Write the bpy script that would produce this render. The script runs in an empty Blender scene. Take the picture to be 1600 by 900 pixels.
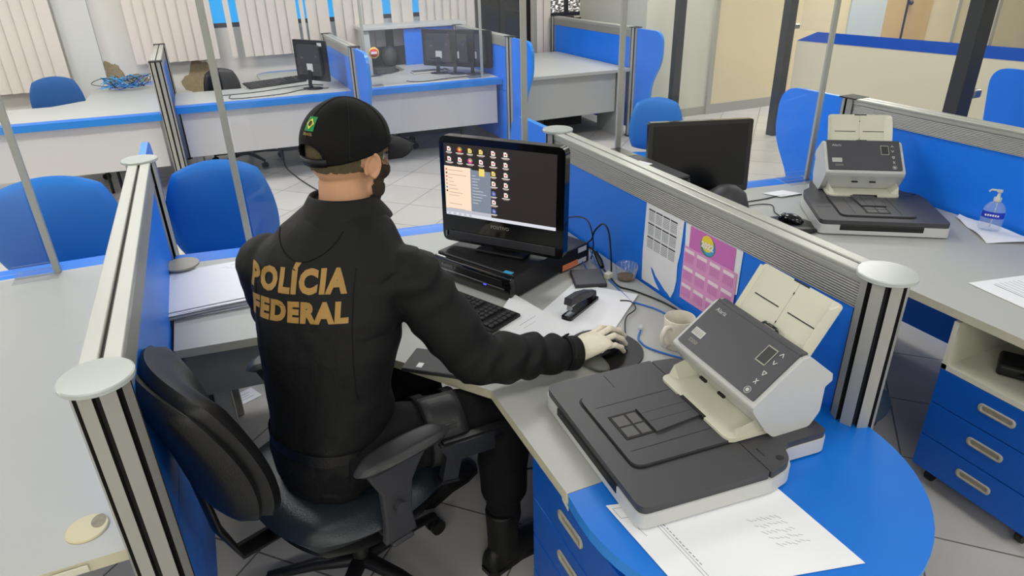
import bpy, math, random
from mathutils import Vector, Matrix, Euler, noise
from mathutils.bvhtree import BVHTree
random.seed(7)
R = math.radians
PI = math.pi
scn = bpy.context.scene
COL = scn.collection

# ------------------------------------------------------------------ camera
CAM_H = 1.855
def cam_axes():
    yaw, pit, rol = R(23.4566), R(26.2905), R(-1.4488)
    f = Vector((math.sin(yaw) * math.cos(pit), math.cos(yaw) * math.cos(pit), -math.sin(pit)))
    r = Vector((math.cos(yaw), -math.sin(yaw), 0)); u = r.cross(f)
    c, s = math.cos(rol), math.sin(rol)
    return c * r + s * u, -s * r + c * u, f
cam_data = bpy.data.cameras.new('camera'); cam = bpy.data.objects.new('camera', cam_data); COL.objects.link(cam)
_r, _u, _f = cam_axes()
cam.matrix_world = Matrix(((_r.x, _u.x, -_f.x, 0), (_r.y, _u.y, -_f.y, 0), (_r.z, _u.z, -_f.z, CAM_H), (0, 0, 0, 1)))
cam_data.sensor_width = 36; cam_data.lens = 1051.0 / 1600 * 36; cam_data.clip_start = .05; cam_data.clip_end = 200
scn.camera = cam

# ------------------------------------------------------------------ world, exposure
w = bpy.data.worlds.new('World'); scn.world = w; w.use_nodes = True
bg = w.node_tree.nodes['Background']; bg.inputs[0].default_value = (.75, .87, 1.0, 1); bg.inputs[1].default_value = 1.2
scn.view_settings.view_transform = 'Standard'; scn.view_settings.look = 'None'
scn.view_settings.gamma = 1.0; scn.view_settings.use_curve_mapping = False
scn.view_settings.exposure = 0.0

# ------------------------------------------------------------------ unseen ceiling area lights, added as a grid for fill
CEIL = 2.95
FILL_LAMPS = [(x_, y_) for y_ in (-1.9, .9, 3.7, 6.5) for x_ in (-3.3, -.7, 1.9, 4.7, 8.2)]
LAMP_W = {-1.9: 35, .9: 8, 3.7: 28, 6.5: 36}
LAMP_K = {(-3.3, -1.9): 1.3, (-3.3, .9): 1.3, (-3.3, 3.7): 1.3, (-3.3, 6.5): 1.2, (-.7, .9): .7, (1.9, .9): .8, (4.7, .9): .3, (4.7, -1.9): .75, (4.7, 3.7): .75, (8.2, 3.7): 2.2, (8.2, 6.5): 1.7, (4.7, 6.5): 1.15}
for (lx, ly) in FILL_LAMPS:
    ld = bpy.data.lights.new('ceiling_fill_area', 'AREA'); ld.shape = 'RECTANGLE'; ld.size = 1.2; ld.size_y = .5
    ld.energy = LAMP_W[ly] * LAMP_K.get((lx, ly), 1); ld.color = (1, .985, .95)
    lo = bpy.data.objects.new('ceiling_fill_area', ld); lo.location = (lx, ly, CEIL - .075); COL.objects.link(lo)

# ------------------------------------------------------------------ materials
def srgb(r, g, b):
    f = lambda c: (c / 255 / 12.92) if c / 255 <= .04045 else ((c / 255 + .055) / 1.055) ** 2.4
    return (f(r), f(g), f(b), 1)
def mat(name, col, rough=.5, metal=0, noise=0, nscale=20, bump=0, bscale=60, spec=.5, trans=0, emit=None, estr=1, alpha=1, coat=0, ior=1.45, sheen=0):
    m = bpy.data.materials.new(name); m.use_nodes = True; nt = m.node_tree; p = nt.nodes['Principled BSDF']
    c = srgb(*col) if max(col) > 1 else (*col, 1)
    p.inputs['Base Color'].default_value = c; p.inputs['Roughness'].default_value = rough; p.inputs['Metallic'].default_value = metal
    p.inputs['Specular IOR Level'].default_value = spec; p.inputs['Transmission Weight'].default_value = trans
    p.inputs['Alpha'].default_value = alpha; p.inputs['Coat Weight'].default_value = coat; p.inputs['IOR'].default_value = ior
    p.inputs['Sheen Weight'].default_value = sheen
    if emit:
        p.inputs['Emission Color'].default_value = srgb(*emit); p.inputs['Emission Strength'].default_value = estr
    tc = nt.nodes.new('ShaderNodeTexCoord')
    if noise:
        n = nt.nodes.new('ShaderNodeTexNoise'); n.inputs['Scale'].default_value = nscale; n.inputs['Detail'].default_value = 5
        nt.links.new(tc.outputs['Object'], n.inputs['Vector'])
        mx = nt.nodes.new('ShaderNodeMix'); mx.data_type = 'RGBA'
        mx.inputs[6].default_value = tuple(v * (1 - noise) for v in c[:3]) + (1,); mx.inputs[7].default_value = tuple(min(1, v * (1 + noise)) for v in c[:3]) + (1,)
        nt.links.new(n.outputs[0], mx.inputs[0]); nt.links.new(mx.outputs[2], p.inputs['Base Color'])
    if bump:
        n2 = nt.nodes.new('ShaderNodeTexNoise'); n2.inputs['Scale'].default_value = bscale; n2.inputs['Detail'].default_value = 4
        nt.links.new(tc.outputs['Object'], n2.inputs['Vector'])
        b = nt.nodes.new('ShaderNodeBump'); b.inputs['Strength'].default_value = bump; b.inputs['Distance'].default_value = .01
        nt.links.new(n2.outputs[0], b.inputs['Height']); nt.links.new(b.outputs[0], p.inputs['Normal'])
    return m
def emis(name, col, s=1):
    m = mat(name, (10, 10, 10), .6, emit=col, estr=s); return m
def stripes(m, axis, scale, dark, amount=.5, bump=0):
    """fine ribs moulded into a surface, along an object axis"""
    nt = m.node_tree; p = nt.nodes['Principled BSDF']
    tc = nt.nodes.new('ShaderNodeTexCoord'); sx = nt.nodes.new('ShaderNodeSeparateXYZ'); nt.links.new(tc.outputs['Object'], sx.inputs[0])
    ma = nt.nodes.new('ShaderNodeMath'); ma.operation = 'MULTIPLY'; ma.inputs[1].default_value = scale; nt.links.new(sx.outputs[axis], ma.inputs[0])
    sn = nt.nodes.new('ShaderNodeMath'); sn.operation = 'SINE'; nt.links.new(ma.outputs[0], sn.inputs[0])
    b = nt.nodes.new('ShaderNodeBump'); b.inputs['Strength'].default_value = bump or .5; b.inputs['Distance'].default_value = .004
    nt.links.new(sn.outputs[0], b.inputs['Height']); nt.links.new(b.outputs[0], p.inputs['Normal'])
    return m
M = {}
M['blue'] = mat('blue laminate', (8, 114, 216), .38, noise=.06, nscale=3)
M['blue_edge'] = mat('blue edge', (40, 134, 224), .3)
M['blue_panel'] = mat('blue panel', (22, 122, 240), .42, noise=.10, nscale=2.5)
M['blue_dark'] = mat('blue drawer', (4, 88, 186), .4, noise=.08, nscale=3)
M['desk'] = mat('desk laminate', (179, 181, 177), .42, noise=.03, nscale=4)
M['desk_edge'] = mat('desk edge band', (196, 192, 168), .45, noise=.12, nscale=14)
M['worn'] = mat('worn edge', (150, 143, 120), .7, noise=.5, nscale=40)
M['modesty'] = mat('modesty laminate', (216, 214, 212), .55, noise=.03, nscale=2)
M['alu'] = mat('aluminium', (168, 168, 162), .38, .35, noise=.05, nscale=5)
M['alu_rib'] = stripes(mat('ribbed aluminium', (158, 158, 154), .45, .3), 2, 900, 0)
M['alu_light'] = mat('pale aluminium', (172, 174, 167), .35, .2)
M['cap'] = mat('pale cap plastic', (178, 184, 180), .22, noise=.03, nscale=8)
M['groove'] = mat('black groove', (22, 22, 20), .6)
M['black'] = mat('black plastic', (18, 18, 19), .42, bump=.05, bscale=300)
M['black_gloss'] = mat('glossy black plastic', (10, 10, 11), .14, coat=.5)
M['dark_grey'] = mat('dark grey plastic', (52, 53, 56), .5, bump=.08, bscale=400)
M['grey'] = mat('grey plastic', (88, 88, 90), .5)
M['lid'] = mat('charcoal lid', (66, 66, 70), .42, bump=.08, bscale=500)
M['panel'] = mat('scanner panel', (74, 75, 80), .38, bump=.06, bscale=500)
M['white_pl'] = mat('white plastic', (198, 200, 198), .4)
M['cream_pl'] = mat('cream plastic', (212, 211, 192), .45)
M['paper'] = mat('paper', (236, 238, 242), .8, noise=.015, nscale=6)
M['ink'] = mat('printed ink', (120, 124, 132), .8)
M['ink_dark'] = mat('dark ink', (50, 52, 60), .8)
M['leather'] = mat('dark leather', (30, 38, 44), .34, noise=.12, nscale=6, bump=.12, bscale=220)
M['leather_black'] = mat('black leather', (20, 21, 23), .4, bump=.1, bscale=220)
M['blue_vinyl'] = mat('blue vinyl', (26, 116, 200), .42, noise=.08, nscale=4, bump=.06, bscale=150)
M['blue_cloth'] = mat('blue seat cloth', (34, 84, 144), .75, noise=.1, nscale=30, bump=.15, bscale=400)
M['navy'] = mat('navy vinyl', (24, 40, 62), .5)
M['jacket'] = mat('black jacket cloth', (11, 12, 14), .68, noise=.15, nscale=20, bump=.25, bscale=28, spec=.35)
M['trouser'] = mat('black trouser cloth', (13, 14, 17), .8, noise=.2, nscale=60, bump=.25, bscale=60, spec=.25)
M['capcloth'] = mat('black cap cloth', (15, 15, 16), .78, noise=.15, nscale=60, bump=.2, bscale=200, spec=.25)
M['visor'] = mat('cap visor cloth', (33, 34, 38), .8, bump=.2, bscale=250, spec=.25)
M['skin'] = mat('skin', (196, 150, 116), .5, noise=.10, nscale=14, bump=.06, bscale=120)
M['skin'].node_tree.nodes['Principled BSDF'].inputs['Subsurface Weight'].default_value = .12
M['skin'].node_tree.nodes['Principled BSDF'].inputs['Subsurface Radius'].default_value = (.02, .008, .004)
M['hair'] = mat('cropped dark hair', (58, 46, 36), .9, noise=.5, nscale=160, bump=.6, bscale=300)
M['hair_thin'] = mat('thin cropped hair', (92, 82, 60), .9, noise=.35, nscale=180, bump=.5, bscale=300)
M['gold'] = mat('gold lettering', (158, 124, 64), .5, .15, noise=.25, nscale=25)
M['glove'] = mat('cream latex glove', (226, 219, 198), .55, noise=.05, nscale=30, bump=.2, bscale=50)
M['boot'] = mat('boot leather', (12, 12, 13), .5, bump=.2, bscale=80)
M['holster'] = mat('holster polymer', (34, 35, 38), .45, bump=.1, bscale=200)
M['gun'] = mat('gunmetal', (26, 27, 29), .4, .3)
M['steel'] = mat('steel', (150, 152, 155), .3, .8)
M['ceramic'] = mat('mug ceramic', (222, 216, 200), .25, noise=.04, nscale=12)
M['tea'] = mat('dry dregs', (120, 82, 40), .5, noise=.4, nscale=60)
def clear(name, col, a, rough=.03):
    """thin clear acrylic: mostly see-through, a faint veil and a mirror-like gloss at grazing angles"""
    m = bpy.data.materials.new(name); m.use_nodes = True; nt = m.node_tree; nt.nodes.clear()
    o = nt.nodes.new('ShaderNodeOutputMaterial'); t = nt.nodes.new('ShaderNodeBsdfTransparent'); t.inputs[0].default_value = (.99, .995, 1, 1)
    g = nt.nodes.new('ShaderNodeBsdfDiffuse'); g.inputs[0].default_value = srgb(*col)
    gl = nt.nodes.new('ShaderNodeBsdfGlossy'); gl.inputs['Roughness'].default_value = rough
    lw = nt.nodes.new('ShaderNodeLayerWeight'); lw.inputs[0].default_value = .5
    pw = nt.nodes.new('ShaderNodeMath'); pw.operation = 'POWER'; pw.inputs[1].default_value = 5; nt.links.new(lw.outputs['Facing'], pw.inputs[0])
    fr = nt.nodes.new('ShaderNodeMath'); fr.operation = 'MULTIPLY_ADD'; fr.inputs[1].default_value = .6; fr.inputs[2].default_value = .025; nt.links.new(pw.outputs[0], fr.inputs[0])
    mx = nt.nodes.new('ShaderNodeMixShader'); mx.inputs[0].default_value = a; nt.links.new(t.outputs[0], mx.inputs[1]); nt.links.new(g.outputs[0], mx.inputs[2])
    m2 = nt.nodes.new('ShaderNodeMixShader'); nt.links.new(fr.outputs[0], m2.inputs[0]); nt.links.new(mx.outputs[0], m2.inputs[1]); nt.links.new(gl.outputs[0], m2.inputs[2])
    nt.links.new(m2.outputs[0], o.inputs[0]); return m
M['acrylic'] = clear('clear acrylic', (205, 215, 235), .022)
M['acrylic_edge'] = clear('acrylic edge', (225, 232, 232), .45, .15)
M['glass'] = clear('clear glass', (215, 225, 220), .06)
M['bottle'] = clear('bottle plastic', (210, 225, 240), .18)
M['sky_film'] = emis('daylight through blue film', (22, 170, 246), 1.0)
M['wall'] = mat('painted wall', (214, 211, 204), .8, noise=.03, nscale=1.5)
M['wall_pilaster'] = mat('painted pilaster', (202, 203, 199), .8, noise=.02, nscale=1.5)
M['wall_beige'] = mat('beige wall', (222, 208, 172), .7, noise=.02, nscale=1)
M['wall_pale'] = mat('pale green white wall', (206, 206, 190), .7, noise=.02, nscale=1)
M['wall_blue'] = mat('pale blue wall', (190, 200, 202), .7)
M['frost'] = mat('cream partition board', (208, 202, 178), .5, noise=.02, nscale=1)
M['tan'] = mat('tan door', (196, 168, 118), .6, noise=.08, nscale=3)
M['blind'] = mat('fabric blind', (216, 208, 200), .85, noise=.03, nscale=3)
M['plaster'] = mat('bare plaster', (150, 136, 108), .95, noise=.3, nscale=30)
M['frame_dark'] = mat('dark frame', (38, 42, 52), .5, noise=.1, nscale=5)
M['col_dark'] = mat('dark column', (52, 54, 54), .45, noise=.2, nscale=8)
M['trimgrey'] = mat('grey trim', (168, 166, 154), .6)
M['navyblue'] = mat('sanitizer label', (28, 58, 190), .5)
M['pink'] = mat('pink print', (224, 158, 206), .7, noise=.06, nscale=8)
M['magenta'] = mat('magenta print', (206, 116, 190), .7, noise=.06, nscale=8)
M['pink_light'] = mat('pale pink print', (240, 224, 232), .7)
M['green'] = mat('flag green', (20, 140, 70), .7)
M['yellow'] = mat('flag yellow', (240, 214, 70), .7)
M['ethernet'] = mat('blue cable', (40, 110, 200), .5)
M['orange'] = mat('orange label', (222, 130, 90), .6)
M['red'] = mat('red print', (196, 60, 60), .6)
M['sticker_blue'] = mat('blue sticker', (70, 170, 220), .4)
def floor_mat():
    m = mat('floor tiles', (196, 194, 188), .35); nt = m.node_tree; p = nt.nodes['Principled BSDF']
    tc = nt.nodes.new('ShaderNodeTexCoord'); mp = nt.nodes.new('ShaderNodeMapping')
    mp.inputs['Rotation'].default_value = (0, 0, R(45)); mp.inputs['Location'].default_value = (.19, .03, 0); nt.links.new(tc.outputs['Object'], mp.inputs[0])
    br = nt.nodes.new('ShaderNodeTexBrick'); br.offset = 0; br.squash = 1
    br.inputs['Scale'].default_value = 1; br.inputs['Brick Width'].default_value = .43; br.inputs['Row Height'].default_value = .43; br.inputs['Mortar Size'].default_value = .0035
    br.inputs['Color1'].default_value = srgb(200, 197, 192); br.inputs['Color2'].default_value = srgb(192, 190, 185); br.inputs['Mortar'].default_value = srgb(112, 108, 102)
    nt.links.new(mp.outputs[0], br.inputs[0])
    n = nt.nodes.new('ShaderNodeTexNoise'); n.inputs['Scale'].default_value = 3; n.inputs['Detail'].default_value = 6; nt.links.new(tc.outputs['Object'], n.inputs[0])
    mx = nt.nodes.new('ShaderNodeMix'); mx.data_type = 'RGBA'; mx.blend_type = 'MULTIPLY'; mx.inputs[0].default_value = .25
    nt.links.new(br.outputs[0], mx.inputs[6]); nt.links.new(n.outputs[0], mx.inputs[7]); nt.links.new(mx.outputs[2], p.inputs['Base Color'])
    return m
M['floor'] = floor_mat()

# ------------------------------------------------------------------ mesh builder
def frame(z, x=None):
    z = Vector(z).normalized(); x = Vector(x) if x is not None else (Vector((1, 0, 0)) if abs(z.x) < .9 else Vector((0, 1, 0)))
    y = z.cross(x).normalized(); x = y.cross(z).normalized(); return x, y, z
class MB:
    def __init__(s, T=None): s.v = []; s.f = []; s.m = []; s.sm = []; s.T = T
    def add(s, vs, fs, m=0, smooth=False):
        o = len(s.v)
        s.v += [tuple(s.T @ Vector(p)) if s.T else tuple(p) for p in vs]
        for q in fs: s.f.append(tuple(i + o for i in q)); s.m.append(m); s.sm.append(smooth)
        return s
    def box(s, c, d, rz=0, m=0, rot=None):
        mt = rot.to_matrix() if isinstance(rot, Euler) else (rot if rot is not None else Matrix.Rotation(rz, 3, 'Z'))
        vs = [mt @ Vector((d[0] / 2 * i, d[1] / 2 * j, d[2] / 2 * k)) + Vector(c) for k in (-1, 1) for j in (-1, 1) for i in (-1, 1)]
        return s.add(vs, [(0, 2, 3, 1), (4, 5, 7, 6), (0, 1, 5, 4), (2, 6, 7, 3), (0, 4, 6, 2), (1, 3, 7, 5)], m)
    def bx(s, x0, x1, y0, y1, z0, z1, m=0): return s.box(((x0 + x1) / 2, (y0 + y1) / 2, (z0 + z1) / 2), (abs(x1 - x0), abs(y1 - y0), abs(z1 - z0)), m=m)
    def prism(s, pts, z0, z1, m=0, mside=None, smooth=False):
        n = len(pts); a = sum(pts[i][0] * pts[(i + 1) % n][1] - pts[(i + 1) % n][0] * pts[i][1] for i in range(n))
        if a < 0: pts = pts[::-1]
        vs = [(p[0], p[1], z0) for p in pts] + [(p[0], p[1], z1) for p in pts]
        s.add(vs, [tuple(range(n))[::-1], tuple(range(n, 2 * n))], m)
        return s.add(vs, [(i, (i + 1) % n, (i + 1) % n + n, i + n) for i in range(n)], m if mside is None else mside, smooth)
    def slab(s, pts, t, nrm=None, m=0, mside=None):
        """planar polygon of 3D points given thickness t against its normal"""
        P = [Vector(p) for p in pts]; n = Vector(nrm) if nrm else (P[1] - P[0]).cross(P[2] - P[1]).normalized()
        k = len(P); vs = P + [p - n * t for p in P]
        s.add(vs, [tuple(range(k)), tuple(range(k, 2 * k))[::-1]], m)
        return s.add(vs, [(i, i + k, (i + 1) % k + k, (i + 1) % k) for i in range(k)], m if mside is None else mside)
    def loft(s, rings, m=0, smooth=True, cap=True, closed=True):
        n = len(rings[0]); vs = [p for r_ in rings for p in r_]; fs = []
        for i in range(len(rings) - 1):
            for j in range(n if closed else n - 1):
                k = (j + 1) % n; fs.append((i * n + j, i * n + k, (i + 1) * n + k, (i + 1) * n + j))
        s.add(vs, fs, m, smooth)
        if cap and closed:
            L = len(vs) - n; s.add(vs[:n], [tuple(range(n))[::-1]], m, smooth); s.add(vs[L:], [tuple(range(n))], m, smooth)
        return s
    def tube(s, path, r, n=8, m=0, smooth=True, sq=None):
        P = [Vector(p) for p in path]; rings = []; x = None
        for i, p in enumerate(P):
            t = (P[min(i + 1, len(P) - 1)] - P[max(i - 1, 0)])
            x, y, z = frame(t, x)
            rr = r[i] if isinstance(r, (list, tuple)) else r
            ra, rb = rr if isinstance(rr, (list, tuple)) else (rr, rr)
            rings.append([p + x * ra * math.cos(2 * PI * j / n) + y * rb * math.sin(2 * PI * j / n) for j in range(n)])
        return s.loft(rings, m, smooth)
    def lathe(s, prof, c=(0, 0, 0), n=24, m=0, smooth=True, cap=True, sx=1, sy=1):
        rings = [[(c[0] + r_ * sx * math.cos(2 * PI * j / n), c[1] + r_ * sy * math.sin(2 * PI * j / n), c[2] + z) for j in range(n)] for r_, z in prof]
        return s.loft(rings, m, smooth, cap)
    def ball(s, c, r, n=16, m=0, rot=None):
        r = (r, r, r) if not isinstance(r, (tuple, list)) else r; rings = []
        for i in range(n // 2 + 1):
            t = PI * i / (n // 2); t = min(max(t, .02), PI - .02)
            rings.append([])
            for j in range(n):
                v = Vector((r[0] * math.sin(t) * math.cos(2 * PI * j / n), r[1] * math.sin(t) * math.sin(2 * PI * j / n), -r[2] * math.cos(t)))
                if rot: v = rot @ v
                rings[-1].append(v + Vector(c))
        return s.loft(rings, m, True)
    def build(s, name, mats, parent=None, world=False, bevel=0, seg=2, smooth_all=False):
        vs = s.v
        if world and parent is not None:
            inv = (Matrix.Translation(parent.location) @ Matrix.Rotation(parent.rotation_euler.z, 4, 'Z')).inverted()
            if parent.parent is not None:
                g = parent.parent; inv = inv @ (Matrix.Translation(g.location) @ Matrix.Rotation(g.rotation_euler.z, 4, 'Z')).inverted()
            vs = [tuple(inv @ Vector(p)) for p in vs]
        me = bpy.data.meshes.new(name); me.from_pydata(vs, [], s.f)
        for q in (mats if isinstance(mats, (list, tuple)) else [mats]): me.materials.append(M[q] if isinstance(q, str) else q)
        me.polygons.foreach_set('material_index', s.m); me.polygons.foreach_set('use_smooth', [b or smooth_all for b in s.sm])
        me.update(); o = bpy.data.objects.new(name, me); COL.objects.link(o)
        if parent is not None: o.parent = parent
        if bevel:
            b = o.modifiers.new('bevel', 'BEVEL'); b.width = bevel; b.segments = seg; b.limit_method = 'ANGLE'; b.angle_limit = R(40); b.harden_normals = False
        return o
def tag(o, label=None, cat=None, group=None, kind=None):
    for k, v_ in (('label', label), ('category', cat), ('group', group), ('kind', kind)):
        if v_: o[k] = v_
    return o
def thing(name, label, cat, loc=(0, 0, 0), rz=0, group=None):
    o = bpy.data.objects.new(name, None); COL.objects.link(o); o.empty_display_size = .1
    o.location = loc; o.rotation_euler = (0, 0, rz); return tag(o, label, cat, group)
def origin(o, c):
    """move a mesh thing's origin to its base point"""
    c = Vector(c); o.data.transform(Matrix.Translation(-c)); o.location = c; return o
def struct(o): o['kind'] = 'structure'; return o
def copy_tree(o, parent=None):
    c = o.copy(); COL.objects.link(c); c.parent = parent
    for ch in [q for q in bpy.data.objects if q.parent == o]: copy_tree(ch, c)
    return c
def rpoly(pts, r, n=6):
    """rounded polygon; r a number or per corner list"""
    out = []; N = len(pts)
    for i, p in enumerate(pts):
        rr = r[i] if isinstance(r, (list, tuple)) else r
        p = Vector(p); a = Vector(pts[i - 1]) - p; b = Vector(pts[(i + 1) % N]) - p
        if rr <= 0: out.append(tuple(p)); continue
        an = a.angle(b); d = min(rr / math.tan(an / 2), a.length * .49, b.length * .49)
        A = p + a.normalized() * d; B = p + b.normalized() * d
        for k in range(n + 1):
            t = k / n; out.append(tuple(A * (1 - t) ** 2 + p * 2 * t * (1 - t) + B * t * t))
    return out
def text_geo(s_, size=1, off=0, align='LEFT', ext=0, space=1.0):
    cu = bpy.data.curves.new('t', 'FONT'); cu.body = s_; cu.size = size; cu.offset = off; cu.align_x = align; cu.space_character = space; cu.resolution_u = 3; cu.extrude = ext
    o = bpy.data.objects.new('t', cu); COL.objects.link(o); bpy.context.view_layer.update()
    me = bpy.data.meshes.new_from_object(o.evaluated_get(bpy.context.evaluated_depsgraph_get()))
    vs = [v.co.copy() for v in me.vertices]; fs = [tuple(p.vertices) for p in me.polygons]
    bpy.data.objects.remove(o); bpy.data.curves.remove(cu); bpy.data.meshes.remove(me); return vs, fs
def put_text(mb, s_, P, X, Y, size, m=0, off=0, width=None, align='LEFT', lift=.0008):
    """lay text on a plane: P origin, X/Y unit axes"""
    vs, fs = text_geo(s_, size, off, align); X = Vector(X).normalized(); Y = Vector(Y).normalized(); N = X.cross(Y); P = Vector(P)
    wd = max(v.x for v in vs) - min(v.x for v in vs); sc = width / wd if width else 1
    mb.add([P + X * v.x * sc + Y * v.y + N * lift for v in vs], fs, m)
def evalmesh(o):
    bpy.context.view_layer.update()
    dg = bpy.context.evaluated_depsgraph_get(); return bpy.data.meshes.new_from_object(o.evaluated_get(dg), depsgraph=dg)
def bake(o):
    me = evalmesh(o); old = o.data; o.modifiers.clear(); o.data = me; bpy.data.meshes.remove(old); return o
def cable(name, pts, r, m, label=None, cat='cable', parent=None, sub=6, group=None):
    """smooth catmull-rom cable"""
    P = [Vector(p) for p in pts]; P = [P[0]] + P + [P[-1]]; path = []
    for i in range(1, len(P) - 2):
        for k in range(sub):
            t = k / sub; a, b, c, d = P[i - 1:i + 3]
            path.append(.5 * ((2 * b) + (c - a) * t + (2 * a - 5 * b + 4 * c - d) * t * t + (-a + 3 * b - 3 * c + d) * t ** 3))
    path.append(P[-2]); mb = MB(); mb.tube(path, r, 6)
    if parent is not None: return mb.build(name, m, parent, world=True)
    o = mb.build(name, m); origin(o, P[0]); return tag(o, label, cat, group)

# ================================================================== THE ROOM
struct(MB().bx(-4.5, 13, -3, 9, -.1, 0).build('floor', 'floor'))
struct(MB().bx(-4.5, 13, -3, 9, CEIL, CEIL + .1).build('ceiling', mat('ceiling', (226, 226, 222), .9)))
struct(MB().bx(-4.6, -4.5, -3, 9, 0, CEIL).build('wall_left', 'wall'))
struct(MB().bx(13, 13.1, -3, 9, 0, CEIL).build('wall_right', 'wall_pale'))
struct(MB().bx(-4.5, 13, -3.1, -3, 0, CEIL).build('wall_near', 'wall'))
WY = 8.45
def back_wall():
    """back wall with real window openings"""
    mb = MB(); xs = [-4.5]; op = [(-2.9, -1.5), (.2, 3.0), (3.26, 4.02), (4.30, 5.10)]
    lo = [1.22, 1.22, .02, 1.12]
    for (a, b), z in zip(op, lo):
        mb.bx(xs[-1], a, WY, WY + .12, 0, CEIL); mb.bx(a, b, WY, WY + .12, 0, z); mb.bx(a, b, WY, WY + .12, 2.4, CEIL); xs.append(b)
    mb.bx(xs[-1], 5.9, WY, WY + .12, 0, CEIL)
    return struct(mb.build('wall_back', 'wall'))
back_wall()
struct(MB().bx(-1.22, -.92, WY - .06, WY, 0, CEIL).build('trim_1', 'wall_pilaster'))
def window(name, x0, x1, z0, z1, step=.62, film='sky_film'):
    fr = MB(); n = max(1, round((x1 - x0) / step))
    for z in (z0, z1): fr.bx(x0, x1, WY + .02, WY + .07, z - .0, z + .045)
    for i in range(n + 1):
        x = x0 + (x1 - x0) * i / n; fr.bx(x - .02, x + .02, WY + .015, WY + .075, z0, z1)
    o = struct(fr.build(name, 'frame_dark')); MB().bx(x0, x1, WY + .075, WY + .085, z0, z1).build('window_pane', film, o); return o
window('window_1', -2.9, -1.5, 1.22, 2.4)
window('window_2', .2, 3.0, 1.22, 2.4)
def dapple():  # bright reflection specks painted as glowing noise
    m = bpy.data.materials.new('painted glitter reflections'); m.use_nodes = True; nt = m.node_tree; p = nt.nodes['Principled BSDF']
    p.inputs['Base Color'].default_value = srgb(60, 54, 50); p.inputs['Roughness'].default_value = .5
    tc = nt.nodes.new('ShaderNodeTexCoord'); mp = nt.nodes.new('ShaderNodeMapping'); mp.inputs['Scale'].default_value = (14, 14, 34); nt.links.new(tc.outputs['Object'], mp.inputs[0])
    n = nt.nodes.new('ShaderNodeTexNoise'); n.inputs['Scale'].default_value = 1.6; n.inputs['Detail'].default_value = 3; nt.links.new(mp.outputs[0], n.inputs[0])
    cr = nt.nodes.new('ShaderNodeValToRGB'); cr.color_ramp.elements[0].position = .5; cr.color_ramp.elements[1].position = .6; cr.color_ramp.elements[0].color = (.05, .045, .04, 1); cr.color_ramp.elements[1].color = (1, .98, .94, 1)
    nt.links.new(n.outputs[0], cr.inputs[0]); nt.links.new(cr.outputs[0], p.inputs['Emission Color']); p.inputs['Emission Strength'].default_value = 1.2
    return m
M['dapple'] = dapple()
window('painted_glitter_window', 4.30, 5.10, 1.12, 2.4, .28, 'dapple')  # pane added to carry the painted reflection glitter
dr = struct(MB().bx(3.26, 3.31, WY - .01, WY + .08, .02, 2.4).bx(3.97, 4.02, WY - .01, WY + .08, .02, 2.4).bx(3.6, 3.66, WY - .005, WY + .08, .02, 2.4).bx(3.26, 4.02, WY + .0, WY + .08, 2.3, 2.4).build('door_1', 'black'))
MB().bx(3.31, 3.97, WY + .03, WY + .045, .02, 2.3).build('door_pane', mat('dark tinted glass', (26, 28, 30), .08), dr)
dr = struct(MB().bx(4.24, 4.64, WY - .05, WY + .0, 0, 1.12).bx(4.92, 4.96, WY - .05, WY, 0, 1.5).bx(5.2, 5.24, WY - .05, WY, 0, 2.3).bx(4.64, 5.6, WY - .04, WY, 0, 1.1).build('door_2', mat('dark brown wood', (62, 52, 48), .5, noise=.2, nscale=6)))
tag(MB().bx(4.29, 4.43, WY - .062, WY - .052, .98, 1.06, 0).bx(4.30, 4.42, WY - .064, WY - .062, 1.0, 1.015, 1).bx(4.30, 4.40, WY - .064, WY - .062, 1.03, 1.04, 1).build('notice', ['blue_edge', 'paper']), 'small blue and white notice stuck on the dark brown door', 'notice')
# front part of the beige wall, right of the row of stations
struct(MB().bx(4.75, 5.72, 6.9, 7.0, 0, CEIL).bx(4.75, 4.85, 7.0, WY, 0, CEIL).build('wall_corner', 'wall_pale'))
struct(MB().bx(5.72, 7.9, 6.88, 7.0, 0, CEIL).bx(9.45, 13, 6.88, 7.0, 0, CEIL).build('wall_beige', 'wall_beige'))
struct(MB().bx(7.9, 8.55, 6.86, 7.0, 0, CEIL).build('wall_alcove', 'wall_blue'))
d = struct(MB().bx(8.55, 9.45, 6.86, 6.98, 0, CEIL).build('door_3', 'tan'))
MB().bx(8.93, 8.95, 6.84, 6.86, .6, 2.2).ball((8.99, 6.84, 1.16), .03).build('door_handle', 'frame_dark', d)
struct(MB().bx(5.70, 5.76, 6.86, 6.9, 0, CEIL).build('trim_2', 'trimgrey'))
struct(MB().bx(4.75, 5.70, 6.885, 6.9, 0, .10).bx(5.76, 7.9, 6.865, 6.88, 0, .12).build('baseboard_back', 'trimgrey'))
for i, x in enumerate((10.0, 10.9, 12.1)): struct(MB().bx(x, x + .07, 6.86, 6.88, 0, CEIL).build('trim_%d' % (i + 3), 'trimgrey'))
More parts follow.
